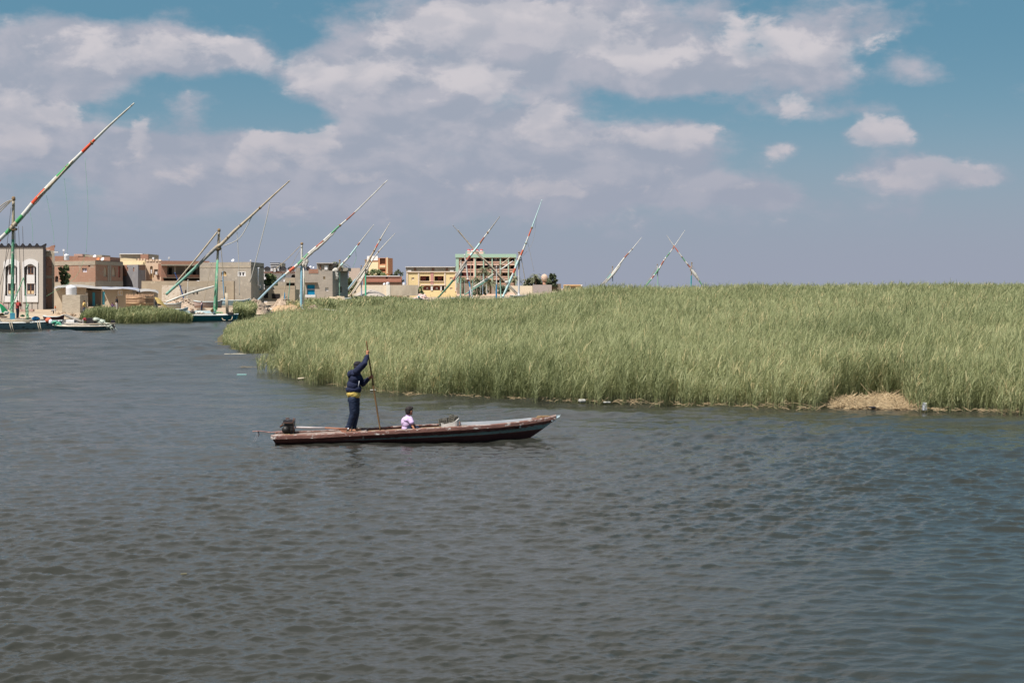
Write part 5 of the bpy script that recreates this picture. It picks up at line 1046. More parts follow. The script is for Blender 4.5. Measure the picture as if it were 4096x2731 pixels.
NETW = M('pale_net', S(186, 190, 178), S(150, 160, 146), scale=7, c3=S(216, 214, 206), t3=.6)
netpile('pale fishing nets piled over the flat boat end, trailing to the water', [(388, 1278, 22, 14), (405, 1286, 24, 14), (425, 1296, 26, 10), (442, 1306, 22, 14)], 127, NETW); netpile('green net heaped beside the white can on the flat boat', [(220, 1289, 16, 9), (232, 1291, 14, 7)], 127, M('mint_net', S(110, 190, 160), S(90, 168, 140), scale=7))
Box('black_crate', 'black crate on the flat boat beside the bending man', 'crate', 345, 376, 1272, 1296, 127.1, 1.0, BLACK); Box('foam_box', 'white foam box on the flat boat', 'box', 264, 296, 1279, 1290, 128, .6, WHITE)
b = MB(); b.ball(P(194, 1281, 128), (.3, .3, .26), 10, 8); b.build('float_buoy', SP_O, None, P(194, 1286, 128), 'orange float beside the white can', 'float')
b = MB(); b.lathe(P(203, 1294, 127.4), [(.15, 0), (.17, .04), (.17, .28), (.1, .34), (.05, .36), (.05, .4)], 12); b.build('jerrycan', WHITEP, None, P(203, 1294, 127.4), 'white plastic can at the flat boat end', 'can')
b = MB(); b.ball(P(143, 1274, 131), (.38, .3, .2), 10, 7, jit=.1); b.build('blue_bundle', M('blue_tarp', S(30, 104, 150), S(24, 90, 132)), None, P(143, 1280, 131), 'blue tarp bundle behind the big grey boat', 'bundle')
b = MB(); b.tube([P(264, 1261, 130), P(300, 1276, 128.6), P(328, 1288, 128)], .14, 8); b.build('pipe', M('grey_pipe', S(140, 134, 126), S(118, 112, 106)), None, P(328, 1288, 128), 'grey pipe slanting up from the flat boat', 'pipe')
t = empty('outboard_motor', P(452, 1300, 126.8), 'small dark outboard motor at the flat boat end', 'motor'); b = MB(); b.box(P(452, 1288, 126.8), (.38, .3, .26), .2); b.ball(P(452, 1284, 126.8), (.2, .16, .1), 8, 5); b.build('engine_block', BLACK, t); b = MB(); b.tube([P(452, 1292, 126.8), P(456, 1312, 126.6)], .05, 6); b.ball(P(456, 1309, 126.6), (.12, .06, .1), 8, 5); b.build('drive_leg', BLACK, t)
t = empty('bench', P(105, 1250, 190), 'pinkish bench before the grey house', 'bench'); b = MB(); p, q = P(76, 1241, 190), P(135, 1236, 190); b.box(((p.x+q.x)/2, 190, p.z), (q.x-p.x, .6, .3)); b.build('seat', M('pink_bench', S(190, 160, 148), S(176, 146, 136)), t)
for px in (82, 128): b = MB(); b.box(P(px, 1249, 190), (.12, .5, .45)); b.build('leg', MUDD, t)
# umbrella on the big boat
t = empty('parasol', P(-12, 1272, 128), 'green, white and red parasol at the left edge of the big boat', 'parasol'); ax = Vector((.45, -.35, 1)).normalized().to_track_quat('Z', 'Y').to_matrix(); c = P(-12, 1206, 128)
for k in range(8):
    b = MB(); b.smooth = True; vs = []
    for i in range(5):
        for j in range(5):
            r_ = 1.15*i/4; a = 2*math.pi*(k+j/4)/8; vs.append(c+ax@Vector((r_*math.cos(a), r_*math.sin(a), -.5*(i/4)**1.8)))
    b.add(vs, [(i*5+j, i*5+j+1, (i+1)*5+j+1, (i+1)*5+j) for i in range(4) for j in range(4)]); b.build('panel', [M('parasol_green', S(40, 140, 92), S(34, 128, 84)), WHITE, M('parasol_green', S(40, 140, 92)), M('parasol_pink', S(220, 190, 186), S(206, 130, 122))][k % 4], t)
b = MB(); b.tube([c, c-ax@Vector((0, 0, 1.7))], .03, 6); b.build('pole', SP_N, t)

# ------------------------------------------------------------------ people
def fuse(name, prims, voxel, mat, parent, smooth=3, wr=0, fat=0):
    """melts tapered limbs and ellipsoids into one continuous skin"""
    mb = MB()
    for p in prims:
        if p[0] == 'c':
            _, a, b, ra, rb = p; a, b = Vector(a), Vector(b); d = b-a; L = d.length
            if L < 1e-4: mb.ball(a, ra, 14, 10); continue
            ax = d.normalized().to_track_quat('Z', 'Y').to_matrix(); prof = [(.001, -ra)]+[(ra*math.sin(q), -ra*math.cos(q)) for q in (.4, .8, 1.2)]+[(ra, 0), (rb, L)]+[(rb*math.sin(q), L+rb*math.cos(q)) for q in (1.2, .8, .4)]+[(.001, L+rb)]
            mb.lathe(a, prof, 14, ax)
        else:
            _, c, r = p[:3]; mb.ball(c, r, 18, 14, p[3] if len(p) > 3 else None)
    me = mb.mesh('t'); o = bpy.data.objects.new('t', me); COL.objects.link(o)
    m = o.modifiers.new('r', 'REMESH'); m.mode = 'VOXEL'; m.voxel_size = voxel; m.use_smooth_shade = True
    if smooth: m = o.modifiers.new('s', 'SMOOTH'); m.factor = .5; m.iterations = smooth
    dg = bpy.context.evaluated_depsgraph_get(); out = bpy.data.meshes.new_from_object(o.evaluated_get(dg)); bpy.data.objects.remove(o)
    n = len(out.vertices); co = np.zeros(n*3, np.float32); out.vertices.foreach_get('co', co); co = co.reshape(-1, 3)
    if fat:
        nr = np.zeros(n*3, np.float32); out.vertices.foreach_get('normal', nr); co += nr.reshape(-1, 3)*fat
    if wr:
        for i in range(n):
            x, y, z = co[i]; k = wr*(mnoise.noise((x*13+z*7, y*11, z*19-x*8))+.6*mnoise.noise((x*30, y*26+z*10, z*34))); co[i] += np.array(out.vertices[i].normal)*k
    off = Vector((0, 0, 0)); q = parent
    while q is not None: off += q.location; q = q.parent
    co -= np.array(off, np.float32); out.vertices.foreach_set('co', co.ravel()); out.update(); out.name = name
    o = bpy.data.objects.new(name, out); COL.objects.link(o); o.parent = parent; out.materials.clear(); out.materials.append(mat); return o
SKIN = M('tanned_skin', S(164, 112, 84), S(150, 100, 74), rough=.6, scale=12); HAIR = M('black_hair', S(34, 28, 28), S(46, 38, 36), rough=.7, scale=30)
NAVYJ = M('navy_sweat_jacket', S(34, 40, 66), S(28, 33, 56), rough=.9, scale=6, bump=.3); TROU = M('navy_track_trousers', S(25, 38, 62), S(20, 31, 53), rough=.7, scale=6, bump=.3); YELT = M('yellow_tshirt', S(206, 180, 100), S(192, 166, 88)); LILAC = M('lilac_polo', S(204, 180, 214), S(194, 168, 206), scale=5)
def figure(label, px, pyf, Y, pyh, shirt, trou, pose='stand', face=1, hair=HAIR, kind='person', sleeve=None):
    """a small distant figure: feet at (px, pyf), top of the head at row pyh"""
    b = P(px, pyf, Y); Hh = (pyf-pyh)*Y/F; root = empty('person', b, label, 'person'); u = Hh/1.72; V = lambda x, y, z: b+Vector((x*face*u, y*u, z*u)); vx = .016
    hd = (.0, 0, 1.6); sh, hip, kn, an = 1.42, .92, .5, .08; lean = .0
    if pose == 'bend': hd = (.55, 0, 1.12)
    T = lambda z: (max(0, z-hip)*(.85 if pose == 'bend' else 0), z-(max(0, z-hip)*(.45 if pose == 'bend' else 0)))
    def tp(x, y, z): dx, zz = T(z); return V(x+dx, y, zz)
    hp = V(*hd) if pose == 'bend' else V(.02, 0, 1.6)
    if pose == 'sit': pass
    arms = {'stand': [((.02, -.3, 1.12), (.1, -.27, .86)), ((.02, .3, 1.12), (.1, .27, .86))], 'phone': [((.2, -.28, 1.2), (.16, -.12, 1.52)), ((.2, .28, 1.2), (.2, .12, 1.5))], 'fold': [((.1, -.28, 1.12), (.24, -.02, 1.16)), ((.1, .28, 1.12), (.24, .06, 1.12))],
            'hips': [((-.05, -.36, 1.14), (.06, -.2, .98)), ((-.05, .36, 1.14), (.06, .2, .98))], 'bend': [((.62, -.2, .8), (.66, -.14, .5)), ((.6, .2, .8), (.64, .14, .5))], 'reach': [((.2, -.24, 1.15), (.42, -.18, 1.08)), ((.2, .24, 1.15), (.42, .18, 1.1))]}[pose]
    shp = [tp(0, -.19, sh-.03), tp(0, .19, sh-.03)]; sk = [('e', hp, (.095*u, .08*u, .12*u)), ('c', hp-Vector((0, 0, .1*u)), tp(0, 0, sh), .05*u, .06*u), ('c', tp(0, 0, sh-.1), tp(0, 0, hip), .12*u, .12*u), ('e', hp+Vector((.09*u*face, 0, -.01*u)), (.03*u, .02*u, .03*u))]
    for s_, (e, h_) in zip(shp, arms): e, h_ = V(*e), V(*h_); sk += [('c', s_, e, .05*u, .04*u), ('c', e, h_, .04*u, .03*u), ('e', h_, (.05*u, .03*u, .06*u))]
    for y in (-.1, .1): sk += [('c', V(0, y, hip), V(.02, y, kn), .08*u, .06*u), ('c', V(.02, y, kn), V(0, y, an), .055*u, .04*u), ('c', V(-.03, y, .04), V(.16, y, .03), .045*u, .035*u)]
    fuse('body', sk, vx, SKIN, root, 1)
    st = [('e', tp(0, 0, sh-.12), (.14*u, .2*u, .16*u)), ('e', tp(0, 0, 1.1), (.14*u, .18*u, .2*u)), ('e', tp(0, 0, .98), (.14*u, .17*u, .12*u))]
    for s_, (e, h_) in zip(shp, arms): e, h_ = V(*e), V(*h_); st += [('c', s_, s_.lerp(e, .75 if not sleeve else 1), .07*u, .06*u)]+([('c', e, e.lerp(h_, .85), .06*u, .045*u)] if sleeve else [])
    fuse('shirt', st, vx, shirt, root, 1, 0, .03); tr = [('e', V(0, 0, .92), (.14*u, .17*u, .12*u))]
    for y in (-.1, .1): tr += [('c', V(0, y, .88), V(.02, y, kn), .105*u, .08*u), ('c', V(.02, y, kn), V(0, y, .1), .078*u, .06*u)]
    fuse('trousers', tr, vx, trou, root, 1, 0, .025); fuse('hair', [('e', hp+Vector((-.015*u*face, 0, .035*u)), (.1*u, .088*u, .1*u))], vx, hair, root, 0); return root
C_ = lambda n, a, b=None, **k: M(n, S(*a), S(*b) if b else None, **k)
figure('man in a red and black hooded jacket standing on the big grey boat', 70, 1272, 127.6, 1201, C_('red_black_jacket', (64, 56, 62), (200, 66, 58), scale=1.6, stretch=(.3, .3, 1.6)), C_('dark_trousers', (40, 42, 56)), 'phone', 1, C_('orange_black_hood', (150, 70, 56), (56, 48, 52)), sleeve=1)
figure('man in a dark red top bending over the black crate on the flat boat', 333, 1299, 127.2, 1262, C_('dark_red_top', (150, 50, 60)), C_('grey_trousers', (168, 162, 160)), 'bend', 1)
figure('man in a yellow shirt standing behind the reeds at the block pedestal', 337, 1262, 178, 1201, C_('yellow_shirt', (226, 190, 120)), C_('grey_jeans', (116, 120, 130)), 'stand', -1); figure('man in a black shirt and pale trousers walking by the plaster shed', 467, 1240, 180, 1187, C_('black_shirt', (44, 42, 46)), C_('pale_trousers', (204, 196, 190)), 'stand', 1)
figure('person in a blue jacket with red sleeves behind the reeds', 449, 1252, 176, 1210, C_('blue_red_jacket', (70, 80, 130), (140, 70, 84), scale=2), C_('dark_blue_trousers', (54, 58, 80)), 'reach', 1, sleeve=1); figure('man in black beside the ochre net, arms folded', 623, 1240, 176, 1199, C_('black_shirt', (44, 42, 46)), C_('dark_trousers', (40, 42, 56)), 'fold', 1)
STR = M('striped_shirt', S(196, 170, 170), S(90, 60, 84), scale=.9, stretch=(0, 0, 7.5), detail=0, rough=.9); figure('man in a striped shirt, hands on hips, behind the teal boat', 807, 1246, 172, 1205, STR, C_('navy_trousers', (44, 52, 78)), 'hips', -1)
figure('child in a red and yellow shirt sitting low by the plaster shed', 221, 1247, 184, 1222, C_('red_yellow_shirt', (210, 90, 60), (226, 180, 80), scale=2), C_('pale_trousers', (204, 196, 190)), 'stand', 1); figure('child in grey bending down before the block pedestal', 214, 1256, 183, 1232, C_('grey_shirt', (178, 172, 172)), C_('dark_trousers', (40, 42, 56)), 'bend', -1)
# ------------------------------------------------------------------ the boat in front
YB = 35.75
def by(t): return YB-.35+.85*t                      # centreline depth along the boat
SHE = [(1093, 1743), (1150, 1742.5), (1276, 1739), (1420, 1731), (1608, 1721), (1774, 1711.5), (1900, 1704), (1995, 1697.5), (2080, 1688), (2161, 1676), (2210, 1667), (2241, 1658)]
HW = [(0, .34), (.06, .41), (.2, .47), (.45, .50), (.65, .47), (.8, .36), (.9, .22), (.96, .10), (1, .015)]
TOPX = [P(a, b, by((a-1093)/1148)).x for a, b in SHE]
def sheer(t):
    px = 1093+1148*t; w = float(interp(HW, t)); Yn = by(t)-w; return px, float(CH-(interp(SHE, px)-HZ)*Yn/F), w
def fishing_boat():
    root = empty('fishing_boat', (P(1600, 1770, YB).x, YB, 0), 'long narrow maroon fishing boat with a worn teal stripe and peeling gunwale', 'boat')
    N = 90; vs = []; fs = []; va = []; ta = []; VV = [0, .08, .16, .3, .45, .6, .72, .82, .9, 1.0, 1.25, 1.6]; K = len(VV)
    def sec(t, v, side):
        px, zs, w = sheer(t); Yc = by(t); xs = (px-2048)*Yc/F
        xw0, xw1 = (1106-2048)*Yc/F, (2118-2048)*Yc/F; x0 = (1093-2048)*by(0)/F; x1 = (2241-2048)*by(1)/F
        xw = xw0+(xw1-xw0)*t; vv = min(v, 1.0); x = xs+(xw-xs)*vv**1.15
        ww = w*(1-.30*vv**1.3) if v <= 1 else w*.70*(1-.75*(v-1)/.6); wob = .006*mnoise.noise((x*1.7, v*4, side*3))
        z = zs*(1-vv) if v <= 1 else -.2*(v-1)/.6
        return Vector((x, Yc+side*(ww+wob), z))
    mb = MB(); mb.smooth = True
    for side in (-1, 1):
        o = len(vs)
        for i in range(N+1):
            for v in VV: vs.append(sec(i/N, v, side)); va.append(v); ta.append(i/N)
        fs += [(o+i*K+j, o+i*K+j+1, o+(i+1)*K+j+1, o+(i+1)*K+j) for i in range(N) for j in range(K-1)]
    o2 = (N+1)*K; fs += [(j, j+1, o2+j+1, o2+j) for j in range(K-1)]+[(N*K+j, o2+N*K+j, o2+N*K+j+1, N*K+j+1) for j in range(K-1)]
    mb.add(vs, fs)
    m = bpy.data.materials.new('worn_maroon_hull'); m.use_nodes = True; tr = m.node_tree; tr.nodes.clear(); n = NT(tr)
    av = n.n('ShaderNodeAttribute', attribute_name='hull_v').outputs['Fac']; at = n.n('ShaderNodeAttribute', attribute_name='hull_t').outputs['Fac']
    ob = n.n('ShaderNodeTexCoord').outputs['Object']; f, _ = n.noise(n.v('MULTIPLY', ob, (1, 1, 2.5)), 7, 8, .7); g, _ = n.noise(n.v('MULTIPLY', ob, (1, 1, 1.6)), 26, 6, .7); st, _ = n.noise(n.v('MULTIPLY', ob, (5, 1, .8)), 4, 6, .65)
    base = n.mix(n.mr(f, .35, .7), S(92, 52, 48), S(132, 78, 68)); base = n.mix(n.mr(st, .55, .75, 0, .5), base, S(150, 94, 80))
    lo = n.m('MULTIPLY_ADD', at, -.34, .90); up = n.m('MULTIPLY_ADD', at, -.54, .87)
    ed = n.m('MULTIPLY_ADD', n.m('SUBTRACT', f, .5), .34, av)
    strp = n.m('MULTIPLY', n.mr(n.m('SUBTRACT', ed, up), -.05, .04), n.mr(n.m('SUBTRACT', av, lo), .02, -.01)); strp = n.m('MULTIPLY', strp, n.mr(at, .2, .42))
    col = n.mix(n.m('MULTIPLY', strp, n.mr(g, .36, .5)), base, S(128, 160, 160))
    # scattered chips and flaking up at the bow
    chip = n.m('MULTIPLY', n.mr(g, .6, .66), n.mr(n.m('ADD', at, n.m('MULTIPLY', f, .5)), .62, 1.15)); col = n.mix(n.m('MULTIPLY', chip, .8), col, S(140, 150, 146))
    col = n.mix(n.mr(g, .69, .72), col, S(176, 150, 138)); col = n.mix(n.mr(n.m('SUBTRACT', av, lo), .03, .07, 0, .75), col, S(62, 36, 38))
    p = n.n('ShaderNodeBsdfPrincipled'); tr.links.new(col, p.inputs['Base Color']); p.inputs['Roughness'].default_value = .6
    bn = n.n('ShaderNodeBump'); bn.inputs['Strength'].default_value = .4; bn.inputs['Distance'].default_value = .01; tr.links.new(g, bn.inputs['Height']); tr.links.new(bn.outputs[0], p.inputs['Normal'])
    oo = n.n('ShaderNodeOutputMaterial'); tr.links.new(p.outputs[0], oo.inputs[0])
    h = mb.build('hull', m, root)
    for k, a in (('hull_v', va), ('hull_t', ta)): q = h.data.attributes.new(k, 'FLOAT', 'POINT'); q.data.foreach_set('value', np.array(a, np.float32))
    RED = M('faded_red_gunwale', S(126, 90, 80), S(104, 72, 66), scale=5, stretch=(.5, 1, 1), c3=S(214, 206, 200), t3=.6, s3=9, bump=.3); PEEL = M('peeling_white_gunwale', S(180, 168, 162), S(150, 128, 118), scale=5, c3=S(128, 92, 82), t3=.48, s3=6, bump=.3)
    for side in (-1, 1):                             # rubbing strake outside, capping on top
        g1, g2 = MB(), MB(); T = [i/70*.985 for i in range(71)]
        for mbx, sect in ((g1, [(.012, .012), (.035, -.005), (.035, -.075), (.008, -.085)]), (g2, [(-.06, .0), (-.06, .022), (.02, .024), (.03, .004)])):
            rows = []
            for t in T:
                s_ = sec(t, 0, side); w = float(interp(HW, t)); q = min(1, w/.12)
                rows.append([s_+Vector((0, side*a*(q if a < 0 else 1), b+.006*mnoise.noise((s_.x*4, a*9, 1)))) for a, b in sect])
            mbx.smooth = False; L = len(sect); mbx.add([p for r in rows for p in r], [(i*L+j, i*L+(j+1) % L, (i+1)*L+(j+1) % L, (i+1)*L+j) for i in range(70) for j in range(L)]+[tuple(range(L)), tuple(70*L+j for j in range(L-1, -1, -1))])
        g1.build('rubbing_strake', RED, root); g2.build('gunwale_cap', PEEL, root)
    def floor(name, t0, t1, drop, mat):
        b = MB(); b.smooth = True; k = 24; v = []
        for i in range(k+1):
            t = t0+(t1-t0)*i/k; l, r = sec(t, 0, -1), sec(t, 0, 1)
            for q in (.04, .35, .65, .96): c = l.lerp(r, q); v.append(c-Vector((0, 0, drop+.004*random.random())))
        b.add(v, [(i*4+j, i*4+j+1, (i+1)*4+j+1, (i+1)*4+j) for i in range(k) for j in range(3)]); b.build(name, mat, root)
    WD = M('worn_deck_wood', S(126, 104, 94), S(148, 130, 120), scale=6, stretch=(.4, 2, 1), c3=S(178, 178, 176), t3=.6)
    floor('stern_deck', 0, .32, .012, WD); floor('bow_deck', .86, .985, .01, WD); floor('floor_boards', .32, .86, .16, M('dark_bilge', S(96, 84, 76), S(120, 104, 92), scale=4))
    for t in (.32, .86):
        l, r = sec(t, 0, -1), sec(t, 0, 1); b = MB(); c = (l+r)/2; b.box(c-Vector((0, 0, .09)), (.04, abs(r.y-l.y)*.9, .16)); b.build('bulkhead', WD, root)
    for t in (.42, .56, .7):
        l, r = sec(t, 0, -1), sec(t, 0, 1); b = MB(); c = (l+r)/2; b.box(c-Vector((0, 0, .08)), (.16, abs(r.y-l.y)*.92, .03)); b.build('thwart', WD, root)
    b = MB(); v = []                                 # white board along the far inner side towards the bow
    for i in range(21):
        t = .645+(.9-.645)*i/20; p = sec(t, 0, 1); v += [p+Vector((0, -.075, -.14)), p+Vector((0, -.075, .035)), p+Vector((0, -.05, .035)), p+Vector((0, -.05, -.14))]
    b.add(v, [(i*4+j, i*4+(j+1) % 4, (i+1)*4+(j+1) % 4, (i+1)*4+j) for i in range(20) for j in range(4)]+[(0, 1, 2, 3), (83, 82, 81, 80)]); b.build('side_board', M('blue_white_board', S(186, 190, 196), S(168, 176, 184), c3=S(170, 150, 140), t3=.68), root)
    b = MB(); b.box(sec(.645, 0, 1)+Vector((0, -.08, -.03)), (.07, .06, .17)); b.build('timber_head', PEEL, root)
    b = MB(); tip = P(2243, 1657, by(1)); b.smooth = False                       # pale stem head
    a0, a1 = P(2190, 1668, by(.95)-.09), P(2190, 1668, by(.95)+.09); c0, c1 = P(2207, 1684, by(.95)-.10), P(2207, 1684, by(.95)+.10); t2 = P(2238, 1666, by(1)-.03)
    b.add([a0, a1, c0, c1, tip, t2], [(0, 1, 4), (0, 4, 5, 2), (1, 3, 5, 4), (2, 5, 3), (0, 2, 3, 1)]); b.build('stem_head', M('pale_blue_stem', S(196, 210, 216), S(160, 190, 204), scale=8, c3=S(206, 200, 194), t3=.6), root)
    b = MB(); c = sec(.93, 0, 0)+Vector((0, 0, .02))
    for k in range(4): b.tube([c+Vector((.1*math.cos(a)*(1+k*.2)+.03*k, .07*math.sin(a), .015*k)) for a in [i*.55 for i in range(13)]], .012, 5)
    b.build('bow_rope', LASH, root)
    return root
fishing_boat()
def Q(px, py, dy=0, Y=YB): return P(px, py, Y+dy)
# --- long tail engine
def engine():
    t = empty('outboard_engine', Q(1161, 1740, -.1), 'black long shaft boat engine mounted on the maroon boat stern', 'engine'); E = M('oily_black_metal', S(34, 33, 34), S(50, 46, 43), rough=.5, scale=14, c3=S(100, 80, 64), t3=.68, metal=.2); RUST = M('rusty_metal', S(96, 68, 56), S(70, 52, 46), scale=18)
    c = Q(1155, 1708, -.1); b = MB(); b.box(c+Vector((0, 0, .02)), (.2, .2, .17)); b.box(c+Vector((.03, 0, -.1)), (.2, .17, .07)); b.ball(c+Vector((-.06, -.1, -.06)), (.1, .06, .1), 12, 8); b.box(c+Vector((.09, -.1, -.01)), (.06, .06, .13))
    for k in range(5): b.box(c+Vector((0, 0, -.05+k*.03)), (.23, .23, .008))
    b.build('engine_block', E, t)
    b = MB(); b.tube([c+Vector((-.06, -.155, -.05)), c+Vector((-.06, -.175, -.05))], .075, 14); b.build('pull_start_cover', M('dull_alloy', S(56, 54, 52), S(40, 39, 38), rough=.5, metal=.3), t)
    b = MB(); b.box(c+Vector((.0, 0, .15)), (.24, .21, .08)); b.ball(c+Vector((0, 0, .185)), (.115, .1, .03), 12, 6); b.build('fuel_tank', M('dark_fuel_tank', S(62, 60, 64), S(48, 46, 50), rough=.35), t)
    b = MB(); b.lathe(c+Vector((-.03, 0, .2)), [(.045, 0), (.045, .03), (.02, .035)], 12); b.build('fuel_cap', RUST, t)
    b = MB(); b.tube([c+Vector((-.15, -.12, .09)), c+Vector((-.12, -.13, .12)), c+Vector((.12, -.13, .12)), c+Vector((.135, -.1, .2))], .012, 6); b.tube([c+Vector((.135, -.1, .24)), c+Vector((.13, -.1, -.12))], .012, 6); b.tube([c+Vector((.14, .1, .22)), c+Vector((.13, .1, -.12))], .012, 6); b.build('guard_frame', RUST, t)
    b = MB(); b.tube([c+Vector((-.12, -.06, .06)), c+Vector((-.18, -.08, .04)), c+Vector((-.2, -.08, .01))], .025, 8); b.build('exhaust', RUST, t)
    b = MB(); b.tube([Q(1161, 1722, -.1), Q(1161, 1742, -.1)], .035, 10); b.box(Q(1161, 1742, -.1), (.16, .2, .03)); b.build('mount_post', BLACK, t)
    b = MB(); b.tube([Q(1176, 1708.5, -.12), Q(1300, 1711, -.2)], [.026, .021], 10); b.tube([Q(1176, 1708.5, -.12), Q(1182, 1708.6, -.12)], .045, 10); b.build('shaft_tube', M('galvanised_tube', S(190, 182, 184), S(170, 160, 158), rough=.4), t)
    b = MB(); b.tube([Q(1300, 1711, -.2), Q(1391, 1714.5, -.27)], [.0215, .019], 10); b.build('shaft_sleeve', M('copper_red_tube', S(168, 120, 98), S(150, 104, 84)), t)
    b = MB(); b.tube([Q(1391, 1714.5, -.27), Q(1395, 1714.6, -.27)], .024, 10); b.build('collar', WHITEP, t); b = MB(); b.tube([Q(1395, 1714.6, -.27), Q(1408, 1715, -.28)], .009, 6); b.build('drive_shaft', RUST, t)
    b = MB(); f = [Q(1354, 1716, -.25), Q(1385, 1717, -.27), Q(1385, 1735, -.27), Q(1376, 1734.5, -.26)]; g = [p+Vector((0, .014, 0)) for p in f]; b.add(f+g, [(0, 1, 2, 3), (7, 6, 5, 4)]+[(i, (i+1) % 4, (i+1) % 4+4, i+4) for i in range(4)]); b.build('skeg', M('copper_red_tube', S(168, 120, 98)), t)
    hub = Q(1407, 1715, -.28); b = MB(); b.tube([hub-Vector((.02, 0, 0)), hub+Vector((.025, 0, 0))], .018, 8)
    for k in range(2):
        a = math.pi*k+.35; d = Vector((0, math.sin(a), math.cos(a))); s_ = Vector((1, 0, 0)).cross(d); r_ = [hub+d*.01+s_*.014, hub+d*.045+s_*.026+Vector((.012, 0, 0)), hub+d*.07+s_*.012, hub+d*.07-s_*.014, hub+d*.04-s_*.026-Vector((.012, 0, 0)), hub+d*.01-s_*.014]; g = [p+Vector((.006, 0, 0)) for p in r_]
        b.add(r_+g, [tuple(range(6)), tuple(range(11, 5, -1))]+[(i, (i+1) % 6, (i+1) % 6+6, i+6) for i in range(6)])
    b.build('propeller', M('dull_alloy', S(120, 116, 108)), t)
    b = MB(); b.tube(smoothpath([Q(1010, 1725, -.1), Q(1042, 1724, -.1), Q(1074, 1728, -.1), Q(1104, 1727, -.1), Q(1138, 1723.5, -.1)], 24), .012, 6); b.build('tiller_handle', M('pinkish_tiller', S(184, 140, 128), S(120, 92, 96), scale=5, stretch=(3, 1, 1)), t)
    for a, e in ((1030, 1012), (1034, 1020)): rope(t, [Q(a, 1725, -.1), Q((a+e)/2+1, 1748, -.1), Q(e, 1767, -.1)], .004, M('grey_cord', S(170, 166, 170), S(150, 146, 150)), name='cord')
    b = MB(); b.tube([Q(1034, 1726, -.1), Q(1036, 1736, -.1), Q(1034, 1744, -.1)], .012, 6); b.tube([Q(1031, 1722, -.12), Q(1033, 1727, -.12)], .02, 6); b.build('knotted_rag', M('rag', S(150, 118, 112), S(118, 96, 96)), t)
engine()
b = MB()
for k in range(5): b.tube(smoothpath([Q(1097+k*3, 1763-k*2, -.5+k*.05), Q(1112+k*5, 1750-k, -.45), Q(1136+k*9, 1739+random.uniform(-2, 2), -.3), Q(1170+k*7, 1738+random.uniform(-1, 3), -.25), Q(1212-k*6, 1744-k*1.5, -.35)], 24), .018, 6)
b.build('stern_rope', M('brown_wet_rope', S(132, 110, 88), S(100, 84, 68), scale=12), None, Q(1150, 1742, -.3), 'brown rope draped over the maroon boat stern', 'rope')
b = MB()
for k in range(10): b.ball(Q(1150+k*4.2, 1741+random.uniform(-1.5, 3), -.34), (.05, .06, .03), 8, 5, jit=.3)
b.build('rag', M('olive_rag', S(150, 132, 96), S(120, 104, 78), scale=16), None, Q(1168, 1743, -.34), 'olive rag crumpled below the black engine', 'rag')

